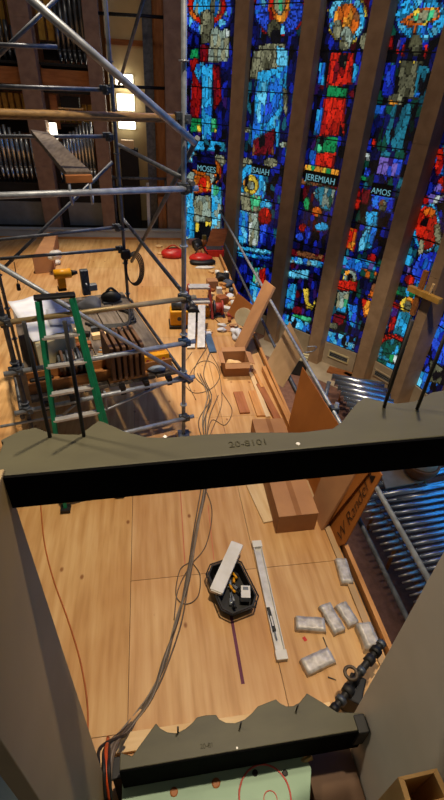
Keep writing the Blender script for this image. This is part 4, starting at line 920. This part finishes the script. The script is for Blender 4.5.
MB().box((0, 0, .014), (.22, .032, .02)).build('handle', M_BLACK, t, bev=.006, world=False); MB().box((.02, 0, .0245), (.09, .014, .003)).build('slider', M_ALU, t, world=False); MB().box((.14, .0, .012), (.09, .012, .004)).build('blade', M_STEELD, t, world=False)
# tray bin with tools
t = thing('tool_tray', 'black plastic tray full of small tools on the floor', 'tray', F(231, 592), .25)
tw, tl_ = .17, .255
def octo(sx, sy, z): return [V((x*sx, y*sy, z)) for x, y in ((-.6, -1), (.6, -1), (1, -.7), (1, .7), (.6, 1), (-.6, 1), (-1, .7), (-1, -.7))]
mb = MB(); lo, hi, hi2, lo2 = octo(tw*.85, tl_*.88, 0), octo(tw, tl_, .12), octo(tw-.014, tl_-.014, .12), octo(tw*.8, tl_*.83, .012)
vs = lo+hi+hi2+lo2
fs = [list(range(8))[::-1], list(range(24, 32))]
for a in range(3): fs += [(a*8+i, a*8+(i+1) % 8, (a+1)*8+(i+1) % 8, (a+1)*8+i) for i in range(8)]
mb.add(vs, fs).build('tub', M_BLACK, t, world=False)
rim = octo(tw+.012, tl_+.012, .118); MB().tube(rim+[rim[0]], .008, smooth=0).build('rim', M_RUBBER, t, world=False)
tp = F(231, 592); rr = random.Random(11)
for k in range(14):
    c = tp+Matrix.Rotation(.25, 3, 'Z') @ V((rr.uniform(-.07, .08), rr.uniform(-.15, .15), .035+.006*(k % 6)))
    ang = 1.9+rr.uniform(-.5, .5); L_ = rr.uniform(.09, .16)
    tt = thing('hand_tool', 'small screwdriver lying among the tools in the black tray', 'hand tool', c, ang, 'tools in the black tray')
    MB().cyl((-L_/2, 0, 0), (0, 0, 0), .012, n=8).build('handle', [M_YEL, M_BLACK, M_STEEL, M_BLACK][k % 4], tt, world=False)
    MB().cyl((0, 0, 0), (L_/2, 0, 0), .004, n=6).build('shaft', M_STEEL, tt, world=False)
# white channel over the tray
p, q = F(237, 545, .14), F(216, 593, .14); mid = (p+q)/2; an2 = math.atan2((q-p).y, (q-p).x); L = (q-p).length
t = thing('white_channel', 'white metal channel lying across the black tool tray', 'channel', (mid.x, mid.y, .132), an2)
MB().box((0, 0, .022), (L, .125, .042)).build('body', M_WHITE, t, bev=.004, world=False)
for s_ in (-1, 1): MB().box((s_*(L/2+.004), 0, .018), (.01, .1, .03)).build('end_cap', M_ALU, t, world=False)
t = thing('small_white_box', 'small white box sitting in the tool tray', 'box', F(245, 596, .06), -.15)
MB().box((0, 0, .04), (.085, .12, .07)).build('carton', M_WHITE, t, bev=.003, world=False); MB().box((0, .03, .0762), (.05, .03, .002)).build('label_patch', M_GREYM, t, world=False)
# lead bars
def lead_mesh(seed, L, wd, h=.07):
    rr = random.Random(seed); mb = MB(); nx, ny = 10, 4; top = {}; vs = []; fs = []
    for layer, (z, sc_) in enumerate(((0, 1.0), (h, .9))):
        for i in range(nx+1):
            for j in range(ny+1):
                x, y = (i/nx-.5)*L*sc_, (j/ny-.5)*wd*sc_
                e = 0
                if layer and 0 < i < nx and 0 < j < ny: e = rr.uniform(-.004, .002)
                vs.append(V((x+rr.uniform(-.003, .003), y+rr.uniform(-.003, .003), z+e)))
    N = (nx+1)*(ny+1); I = lambda l, i, j: l*N+i*(ny+1)+j
    for l in (0, 1):
        for i in range(nx):
            for j in range(ny): fs.append((I(l, i, j), I(l, i+1, j), I(l, i+1, j+1), I(l, i, j+1)))
    for i in range(nx):
        for j in (0, ny): fs.append((I(0, i, j), I(0, i+1, j), I(1, i+1, j), I(1, i, j)))
    for j in range(ny):
        for i in (0, nx): fs.append((I(0, i, j), I(0, i, j+1), I(1, i, j+1), I(1, i, j)))
    return mb.add(vs, fs, True)
bars = [((297, 623), (324, 625), .275, .125, 'silver lead bar lying crosswise, left of the paired bars'), ((325, 606), (339, 630), .28, .12, 'silver lead bar, left one of the touching pair'),
        ((341, 605), (353, 623), .22, .115, 'shorter silver lead bar, right one of the touching pair'), ((340, 557), (348, 585), .28, .12, 'silver lead bar lying alone against the platform curb'),
        ((303, 668), (333, 654), .285, .135, 'silver lead bar nearest the lower rack rail, lying at a slant'), ((363, 628), (371, 648), .22, .13, 'tilted silver lead bar beside the dark linkage')]
for k, (a, b, L, wd, lab) in enumerate(bars):
    p, q = F(*a, .04), F(*b, .04); c = (p+q)/2; an_ = math.atan2((q-p).y, (q-p).x)
    o = lead_mesh(60+k, L, wd, .06 if k != 5 else .11).build('lead_bar', M_LEAD); o.location = (c.x, c.y, .001); o.rotation_euler = (0, 0, an_); tag(o, lab, 'lead bar', 'lead bars on the floor')
for k, (a, b, lab) in enumerate((((323, 637), (330, 654), 'thin steel rod on the floor between two lead bars'), ((328, 677), (336, 680), 'short twig of wire by the dark linkage'))):
    tag(MB().cyl(F(*a, .006), F(*b, .006), .005).build('steel_rod', M_CABD), lab, 'rod')
# long carton
t = thing('long_carton', 'long closed cardboard carton lying beside the platform edge', 'carton', F(298, 500))
h = .27
q = [F(252, 419, h), F(283, 418, h), F(319, 513, h), F(279, 517, h)]
MB().prism([V((p.x, p.y, 0)) for p in q], (0, 0, h)).build('box', M_CARD, t, bev=.006)
m1, m2 = (q[0]+q[1])/2, (q[2]+q[3])/2; dx = V((.03, 0, 0))
MB().prism([m1-dx+V((0, 0, .0006)), m1+dx+V((0, 0, .0006)), m2+dx+V((0, 0, .0006)), m2-dx+V((0, 0, .0006))], (0, 0, .001)).build('tape', M_CARDD, t)
# lumber
def plank(name, a, b, w, h, mt, lab, z=0, cat='board'):
    p, q = F(*a, z), F(*b, z); c = (p+q)/2; L = (q-p).length
    o = MB().box((0, 0, h/2), (L, w, h)).build(name, mt, bev=.003); o.location = (c.x, c.y, z+.001); o.rotation_euler = (0, 0, math.atan2((q-p).y, (q-p).x))
    return tag(o, lab, cat)
M_LUMX = mat('lumber_along', '#cf9658', '#b5793e', .6, 0, 3, (.8, 6, 6)); M_RWX = mat('redwood_along', '#a8683c', '#8f5329', .6, 0, 3, (.8, 6, 6)); M_PAX = mat('pale_along', '#d9bf98', '#cbab80', .6, 0, 3, (.8, 6, 6))
plank('pale_plank', (246, 468), (272, 522), .2, .02, M_PAX, 'pale flat board beside the long carton below the front rail')
plank('short_board', (238, 393), (245, 414), .15, .03, M_RWX, 'short reddish board in front of the open carton')
plank('short_board', (252, 392), (261, 417), .12, .03, M_LUMX, 'short orange board right of the reddish short board')
plank('thin_plank', (250, 372), (268, 418), .07, .03, M_PAX, 'long pale grey plank left of the lumber by the curb')
plank('lumber_plank', (259, 386), (280, 426), .10, .05, M_RWX, 'dark reddish plank, middle of the lumber by the curb')
plank('lumber_plank', (263, 371), (291, 432), .06, .10, M_LUMX, 'bright orange stud on edge, right of the lumber by the curb')
plank('lumber_plank', (253, 372), (262, 390), .05, .06, M_LUMX, 'short orange stud right behind the open carton')
# open carton
t = thing('open_carton', 'open cardboard box in the middle of the floor', 'carton', F(233, 375))
bz = .25
q = [F(222, 379, .0), F(248, 380, .0), F(245, 361, .0), F(223, 361, .0)]
c0 = sum(q, V((0, 0, 0)))/4; c0.z = 0
hw, hd = .2, .19
for (cx_, cy_, sx, sy) in ((0, -hd, 2*hw, .012), (0, hd, 2*hw, .012), (-hw, 0, .012, 2*hd), (hw, 0, .012, 2*hd)):
    MB().box(c0+V((cx_, cy_, bz/2)), (sx, sy, bz)).build('wall_panel', M_CARD, t)
MB().box(c0+V((0, 0, .01)), (2*hw, 2*hd, .012)).build('bottom', M_CARDD, t)
for (a, b, o_) in (((-hw, -hd), (hw, -hd), (0, -.07, -.06)), ((hw, -hd), (hw, hd), (.09, 0, -.03)), ((hw, hd), (-hw, hd), (0, .08, .03)), ((-hw, hd), (-hw, -hd), (-.07, 0, .02))):
    p, r_ = c0+V((*a, bz)), c0+V((*b, bz)); o2 = V(o_)
    MB().slab([p, r_, r_+o2, p+o2], .006).build('flap', M_CARD, t)
tag(MB().blob(c0+V((0, 0, .09)), (.3, .28, .18), 21, amp=.3).build('packing_paper', M_PALE), 'crumpled tan packing paper inside the open carton', 'paper')
# blue bar
plank('blue_spirit_level', (207, 334), (213, 353), .13, .03, M_BLUE, 'flat blue bar lying on the floor beyond the open carton', cat='level')
# yellow vacuum
v = F(182, 325)
t = thing('yellow_compressor', 'yellow and black compressor behind the front scaffold post', 'compressor', v)
MB().box(v+V((-.06, 0, .2)), (.34, .3, .30)).build('body', M_YEL, t, bev=.03); MB().box(v+V((0, 0, .03)), (.5, .36, .06)).build('base', M_BLACK, t, bev=.01)
MB().cyl(v+V((-.2, 0, .42)), v+V((.12, 0, .42)), .1, n=16).build('motor', M_COUP, t); MB().cyl(v+V((.2, -.12, .24)), v+V((.2, .12, .24)), .15, n=18).build('wheel', M_BLACK, t); MB().cyl(v+V((-.06, -.155, .2)), v+V((-.06, -.15, .2)), .04, n=14).build('knob', M_COUP, t)
# upright silver channel + red stool
s_ = F(197, 347)
t = thing('red_step_stool', 'small red framed step stool with grey treads on the floor', 'stool', F(199, 322))
so = F(199, 318)
for sx in (-1, 1):
    MB().slab([so+V((sx*.24, -.05, 0)), so+V((sx*.29, -.05, 0)), so+V((sx*.22, .12, .62)), so+V((sx*.18, .12, .62))], .05).build('leg', M_REDC, t, bev=.004)
    MB().slab([so+V((sx*.24, .42, 0)), so+V((sx*.29, .42, 0)), so+V((sx*.22, .16, .62)), so+V((sx*.18, .16, .62))], .05).build('leg', M_REDC, t, bev=.004)
for z, y in ((.6, .14), (.34, .05)): MB().box(so+V((0, y, z)), (.42, .2, .04)).build('tread', M_ALU, t, bev=.006)
p0, p1 = F(196, 349), F(197, 306, .35)
t = thing('metal_channel', 'pair of upright silver channels leaning on the red step stool', 'channel', p0)
for sx in (-.09, .09):
    MB().slab([p0+V((sx-.07, 0, .01)), p0+V((sx+.07, 0, .01)), p1+V((sx+.07, 0, 0)), p1+V((sx-.07, 0, 0))], .03).build('channel', M_ALU, t, bev=.004)
# boxes and clutter along the edge
def fbox(name, px, py, s, mt, lab, cat, rz=0, z=0, bev=.01):
    p = F(px, py, z); o = MB().box((0, 0, s[2]/2), s).build(name, mt, bev=bev); o.location = (p.x, p.y, z+.001); o.rotation_euler = (0, 0, rz); return tag(o, lab, cat)
def cup(name, px, py, r, h, mt, lab, cat, n=18):
    p = F(px, py); o = MB().lathe([(r*.85, 0), (r, h), (r*.9, h), (r*.75, .012)], (0, 0, 0), n).build(name, mt); o.location = (p.x, p.y, .001); return tag(o, lab, cat)
fbox('carton', 212, 288, (.24, .22, .2), M_CARD, 'small brown carton right of the red step stool', 'carton', .1)
fbox('yellow_box', 206, 316, (.13, .12, .2), M_YEL, 'small yellow box beside the red step stool', 'box', .1)
# red reel / grinder
g = F(216, 315)
t = thing('cable_reel', 'red and grey cable reel standing near the floor edge', 'reel', g)
for sx in (-.06, .1): MB().cyl(g+V((sx, 0, .16)), g+V((sx+.03, 0, .16)), .15, n=20).build('flange', M_COUP if sx < 0 else M_REDC, t)
MB().cyl(g+V((-.06, 0, .16)), g+V((.12, 0, .16)), .1, n=16).build('drum', M_REDC, t); MB().box(g+V((.03, 0, .015)), (.26, .24, .03)).build('base', M_COUP, t, bev=.005)
fbox('red_tool', 222, 303, (.22, .2, .15), M_REDWOOD, 'dark red block beyond the cable reel', 'tool', .4)
fbox('white_carton', 226, 311, (.22, .13, .09), M_WHITE, 'white carton right of the cable reel', 'carton', -.5)
fbox('paper_box', 228, 300, (.26, .13, .06), M_PALE, 'flat pale box beyond the white carton', 'box', .2)
fbox('white_cup', 219, 293, (.12, .12, .13), M_WHITE, 'small white tub near the far floor edge', 'tub')
fbox('wood_block', 225, 287, (.18, .12, .1), M_LUMBERX, 'small wood block among the far clutter', 'block', .5)
tag(MB().blob(F(222, 280)+V((0, 0, .08)), (.36, .34, .2), 31).build('cable_heap', M_RUBBER), 'heap of black cable by the far floor edge', 'cable heap')
tag(MB().blob(F(228, 286)+V((0, 0, .07)), (.28, .26, .17), 33).build('cloth_heap', mat('dark_blue_cloth', '#5a6478', '#343b4c', .8)), 'dark blue cloth heap beside the black cable heap', 'cloth')
for k, (px, py) in enumerate(((217, 275), (226, 276), (231, 293), (220, 300), (233, 306), (230, 318), (210, 300))):
    cup('paint_tin', px, py, .06, .11, [M_WHITE, M_ALU, M_COUP, M_LUMBERX, M_WHITE, M_REDC, M_COUP][k], ['white pot farthest along the platform edge', 'silver pot beside the white pot at the far edge', 'grey pot right of the small white tub', 'tan pot between the white tub and the red block', 'white pot behind the pale flat box', 'red pot in front of the pale flat box', 'grey pot left of the small cartons'][k], 'pot')
q = F(240, 322)
t = thing('brown_panel', 'dark brown panel with a round pale lid standing by the platform edge', 'panel', q)
def lp6(px, py): return PL(px, py, F(238, 334), V((-.35, -.85, .4)).normalized())
pp = [lp6(228, 312), lp6(246, 330), lp6(254, 306), lp6(238, 293)]
MB().slab(pp, .02).build('panel', M_HARD, t, bev=.003)
c_ = lp6(244, 317); nn = V((-.35, -.85, .4)).normalized(); nn = nn if nn.dot(EYE-c_) > 0 else -nn
MB().cyl(c_+nn*.022, c_+nn*.05, .17, n=28).build('lid', mat('cream_lid', '#c9b994', '#b8a783', .6), t, bev=.004)
tag(MB().blob(F(238, 338)+V((0, 0, .08)), (.26, .38, .2), 41, amp=.3).build('paper_bag', M_WHITEP), 'crumpled white paper bag left of the leaning carton', 'bag')
fbox('carton_flap', 233, 330, (.42, .2, .015), M_CARD, 'flat piece of cardboard on the floor before the brown panel', 'cardboard', -.4, bev=.002)
tag(MB().tube([F(*q_, .008) for q_ in ((214, 318), (222, 324), (230, 322), (228, 314), (220, 310))], .006).build('cord', M_RUBBER), 'thin dark cord curling from the cable reel', 'cord')
rr = random.Random(77)
for k in range(16):
    px, py = rr.uniform(209, 236), 0
    py = 270+(px-209)*1.5+rr.uniform(-6, 22); p = F(px, py); 
    if p.x > 1.74: p.x = 1.74-rr.uniform(0, .2)
    o = MB().box((0, 0, .025), (rr.uniform(.08, .2), rr.uniform(.05, .1), .05)).build('wood_offcut', [M_LUMBERX, M_PALE, M_REDWOOD, M_CARD][k % 4], bev=.004); o.location = (p.x, p.y, .001); o.rotation_euler = (0, 0, rr.uniform(0, 3))
    tag(o, 'small wood offcut scattered among the clutter along the far platform edge', 'offcut', 'offcuts along the platform edge')
for k in range(8):
    px, py = rr.uniform(206, 240), rr.uniform(296, 336); p = F(px, py)
    if p.x > 1.72: p.x = 1.72-rr.uniform(0, .2)
    tag(MB().blob(p+V((0, 0, .03)), (.16, .12, .08), 200+k, amp=.3).build('paper_scrap', [M_WHITE, M_WHITEP, M_PALE][k % 3]), 'crumpled pale paper scrap in the clutter near the cable reel', 'paper', 'paper scraps near the cable reel')
for k in range(7):
    p = F(rr.uniform(192, 212), rr.uniform(243, 258)); p.y = min(p.y, 13.2)
    o = MB().lathe([(.05, 0), (.07, .02), (.07, .16), (.04, .2)], (0, 0, 0), 12).build('bottle', [M_COUP, M_REDWOOD, M_BLACK, M_LUMBERX][k % 4]); o.location = (p.x, p.y, .001)
    tag(o, 'small dark bottle in the crowd of things at the far end of the floor', 'bottle', 'bottles at the far end')
# red bags and toolbox at far end
b0 = F(173, 257)
t = thing('red_tool_bag', 'red tool bag lying alone on the far floor', 'bag', b0)
MB().blob(b0+V((0, 0, .1)), (.62, .42, .28), 51, amp=.1).build('bag', M_RED, t); MB().blob(b0+V((.02, .02, .2)), (.36, .16, .09), 52, amp=.1).build('opening', M_BLACK, t); MB().tube([b0+V((-.2, 0, .2)), b0+V((0, -.06, .33)), b0+V((.2, 0, .2))], .014).build('handle', M_RED, t)
b1 = F(201, 262)
t = thing('red_tool_bag', 'red and black tool bag in front of the open red toolbox', 'bag', b1)
MB().blob(b1+V((0, 0, .1)), (.56, .46, .26), 55, amp=.15).build('bag', M_RED, t); MB().blob(b1+V((0, -.14, .05)), (.66, .34, .16), 56, amp=.15).build('base', M_BLACK, t); MB().tube([b1+V((-.16, .02, .2)), b1+V((0, .1, .36)), b1+V((.18, .02, .2))], .016).build('handle', M_BLACK, t)
b2 = F(214, 255)
t = thing('red_toolbox', 'open red toolbox with raised lid at the far end of the floor', 'toolbox', b2)
MB().box(b2+V((0, 0, .09)), (.5, .34, .18)).build('box', M_RED, t, bev=.01); MB().slab([b2+V((-.2, .17, .19)), b2+V((.27, .17, .19)), b2+V((.4, .3, .62)), b2+V((-.05, .3, .62))], .03).build('lid', M_REDWOOD, t); MB().box(b2+V((0, 0, .19)), (.44, .28, .02)).build('tray', M_COUP, t)
tag(MB().blob(F(197, 248)+V((0, 0, .12)), (.3, .3, .3), 61).build('dark_bag', M_RUBBER), 'dark bag behind the red and black tool bag', 'bag')
fbox('pink_box', 194, 244, (.3, .18, .14), mat('dusty_pink', '#b58a80', '#a2786e', .7), 'dusty pink box at the far end of the floor', 'box', .1)
fbox('tin', 204, 243, (.12, .12, .22), mat('mustard', '#b39a48', '#9c853a', .5), 'mustard tin by the foot of the first window', 'tin')
cup('roll_of_tape', 159, 247, .1, .04, M_PALE, 'pale tape ring on the far floor left of the red bag', 'tape')
cup('roll_of_tape', 160, 254, .08, .03, M_PALE, 'nearer pale tape ring left of the red bag', 'tape')
tag(MB().blob(F(205, 268)+V((0, 0, .02)), (.5, .16, .06), 64).build('white_cloth', M_WHITE), 'strip of white cloth before the open toolbox', 'cloth')
# far left carton with rag
c = F(45, 268)
t = thing('flat_carton', 'long brown carton lying on the far left floor', 'carton', c)
q = [F(32, 257, .4), F(52, 255, .4), F(57, 232, .4), F(47, 232, .4)]
MB().prism([V((p.x, p.y, 0)) for p in q], (0, 0, .4)).build('box', M_CARD, t, bev=.01)
p = F(51, 254, .44); tag(MB().blob(p+V((.1, -.1, 0)), (.3, .25, .2), 71, amp=.3).build('white_rag', M_WHITE), 'white rag draped on the end of the brown carton', 'rag')
tag(MB().blob(F(55, 264)+V((0, 0, .06)), (.24, .22, .16), 72, amp=.3).build('white_rag', M_WHITE), 'white rag lying on the floor beside the brown carton', 'rag')

# ================================================================== PIT: ORGAN PIPES ON TRESTLES
PT = -1.9
def pit_pipe(a, b, r, lab, grp, foot=True, mt=None):
    p, q = F(*a, PT), F(*b, PT); d = (q-p).normalized()
    t = thing('organ_pipe', lab, 'organ pipe', p, 0, grp)
    if foot:
        fl = .32; MB().cyl(p, p+d*fl, r*.35, r*.95, n=14).build('foot', M_PIPET, t); MB().cyl(p+d*fl, q, r, n=16).build('body', mt or M_PIPEM, t)
        MB().box(p+d*(fl+.05)+V((0, 0, r*.9)), (.07, r*.9, .02), math.atan2(d.y, d.x)).build('mouth', M_PIPED, t)
    else:
        MB().cyl(p, q, r, n=16).build('body', mt or M_PIPEM, t); MB().cyl(p-d*.004, p, r*.86, n=14).build('end_cap', M_PIPED, t)
    return t
for k in range(17):
    y0 = 506+k*6.4; x0 = 358+k*3.7
    ln = 105-k*1.2
    pit_pipe((x0, y0), (x0+ln, y0-.15*ln-k*.75), .044-.0006*k, 'blue-lit metal organ pipe with a pale cone foot, in the row below the guard rail', 'pipes lying below the guard rail')
for k, (a, b, lab) in enumerate((((360, 500), (480, 478), 'thick blue-lit organ pipe, first beyond the footed row'), ((372, 487), (480, 463), 'thick blue-lit organ pipe, last before the tan board'), ((395, 500), (480, 487), 'blue-lit organ pipe lying between the thick pipe and the footed row'))):
    pit_pipe(a, b, .075 if k < 2 else .05, lab, 'thick pipes beyond the footed row', False)
for k in range(16):
    y = 377+k*5.6; x0 = 332+k*2.9
    pit_pipe((x0, y), (x0+52, y+9+k*.1), .088, 'pale blue organ pipe lying beyond the leaning hardboard', 'pipes lying beyond the hardboard', False)
def trestle(a, b, lab):
    p, q = F(*a, PT-.09), F(*b, PT-.09); t = thing('trestle_bar', lab, 'trestle', (p.x, p.y, PZ))
    MB().cyl(p, q, .03).build('bar', M_LUMBER, t)
    for f in (.05, .5, .95):
        m_ = p.lerp(q, f); MB().cyl((m_.x, m_.y, PZ), m_, .03).build('leg', M_LUMBER, t)
trestle((375, 500), (425, 600), 'trestle carrying the feet of the organ pipes below the guard rail'); trestle((420, 470), (452, 560), 'trestle carrying the bodies of the organ pipes below the guard rail')
trestle((342, 378), (392, 470), 'trestle under the pale organ pipes beyond the hardboard')
def flat(name, px, z, th, mt, lab, cat):
    return tag(MB().prism([F(*q, z) for q in px], (0, 0, -th)).build(name, mt, bev=.003), lab, cat)
flat('tan_board', [(384, 462), (402, 466), (424, 481), (386, 488), (379, 470)], PT+.12, .03, mat('tan_ply', '#c9ad8a', '#bb9d78', .7), 'flat tan board lying on the pipes below the front rail', 'board')
t = thing('hanging_drum', 'round brown drum seen just under the front rail at right', 'drum', F(422, 462, -1.6))
c = F(422, 462, -1.5); MB().lathe([(.2, -.28), (.3, -.12), (.32, 0), (.30, .02), (.28, 0)], c, 26).build('shell', M_CASE, t); MB().lathe([(.27, .0), (.27, .03), (.05, .05)], c, 26).build('skin', M_TANBOARD, t)
for k, (a, b, w, mt, lab) in enumerate((((344, 374), (388, 396), .14, M_LUMX, 'orange wooden board along the foot of the apse wall'), ((328, 370), (352, 377), .3, M_RWX, 'brown flat board at the foot of the mullion'), ((352, 380), (378, 402), .05, M_PAX, 'thin pale batten in front of the orange board'))):
    plank('wall_board', a, b, w, .06, mt, lab, PZ+.02+.0*k)
# cream striped crate in the pit
c = F(297, 356, -2.2)
t = thing('slatted_crate', 'small dark crate with cream slats beyond the guard rail', 'crate', (c.x, c.y, PZ))
MB().box((c.x, c.y, PZ+.25), (.62, .4, .46), -.45).build('body', M_DARK, t, bev=.01)
for k in range(3): MB().box(V((c.x, c.y, PZ+.5))+Matrix.Rotation(-.45, 3, 'Z') @ V((0, -.16+.16*k, 0)), (.62, .06, .05), -.45).build('slat', M_CREAMP, t)
p, q = F(284, 366, -2.6), F(297, 392, -2.6)
tag(MB().cyl(p, q, .05).build('pit_tube', M_STEELD), 'grey tube lying on the brown floor beyond the guard rail', 'tube')
p, q = F(324, 402, -1.82), F(329, 382, -1.55)
tag(MB().cyl(p, q, .045).build('dark_bar', M_STEELD), 'short dark bar sticking up among the pale organ pipes', 'bar')
# wooden cross on the stone fin
x_ = V((5.83, 8.25, 0)); n_ = V((-.93, -.37, 0)); u_ = V((.37, -.93, 0))
c = PL(421, 293, x_, n_)
t = thing('wooden_cross', 'golden wooden cross fixed in front of the stone fin at right', 'cross', c)
rzc = math.atan2(u_.y, u_.x)
def lpc(px, py): return PL(px, py, x_+n_*.06, n_)
a, b = lpc(435, 268), lpc(414, 316)
mid = (a+b)/2
MB().box(c+n_*.06+V((0, 0, .0)), (.11, .08, 1.0), rzc).build('upright', M_CASE, t, bev=.006)
a, b = lpc(410, 287), lpc(441, 302)
MB().box((a+b)/2+n_*.02, ((b-a).length, .12, .12), rzc).build('arm', mat('gold_wood', '#c99a4e', '#b08238', .5), t, bev=.006)
MB().tube([lpc(434, 284), lpc(431, 290), lpc(429, 296)], .03).build('figure', M_PALE, t)
MB().cyl(c-V((0, 0, .45))+n_*.06, V((c.x, c.y, PZ))+n_*.06, .03).build('pole', M_RUBBER, t)

# ================================================================== LIGHT
def area(name, loc, to, size, power, col):
    l = bpy.data.lights.new(name, 'AREA'); l.shape = 'DISK'; l.size = size; l.energy = power; l.color = col
    o = bpy.data.objects.new(name, l); C.objects.link(o); o.location = loc
    o.rotation_euler = (V(to)-V(loc)).to_track_quat('-Z', 'Y').to_euler(); return o
WARM = (1, .82, .58)
def spot(loc, to, power, half, blend, size, col=WARM):
    l = bpy.data.lights.new('overhead_spot', 'SPOT'); l.energy = power; l.color = col; l.spot_size = R(half*2); l.spot_blend = blend; l.shadow_soft_size = size
    o = bpy.data.objects.new('overhead_spot', l); C.objects.link(o); o.location = loc
    o.rotation_euler = (V(to)-V(loc)).to_track_quat('-Z', 'Y').to_euler(); return o
spot((1.35, 2.4, 11), (-.4, 3.4, 0), 3350, 20, .5, .16)
spot((-.9, 8.8, 11.5), (-.7, 8.8, 0), 5600, 24, .6, .25, (1, .84, .64))
spot((1.8, 3.0, 10.5), (4.7, 9.2, -2.4), 4000, 12, .7, .3)  # added spot that brightens the foot of the apse wall
spot((-3.6, 2.6, 8), (1.2, .3, 1.7), 1000, 13, .6, .2)  # added fill spot aimed at the grey case panel
area('overhead_fill', (0, 6, 12), (.5, 7, 0), 2.0, 130, WARM)  # added wide fill for the whole room, no fixture
w = bpy.data.worlds.new('world'); SC.world = w; w.use_nodes = True
w.node_tree.nodes['Background'].inputs[0].default_value = (.92, .88, .84, 1); w.node_tree.nodes['Background'].inputs[1].default_value = .075
vs_ = SC.view_settings; vs_.view_transform = 'Standard'; vs_.look = 'None'; vs_.gamma = 1; vs_.use_curve_mapping = False; vs_.exposure = 0.0
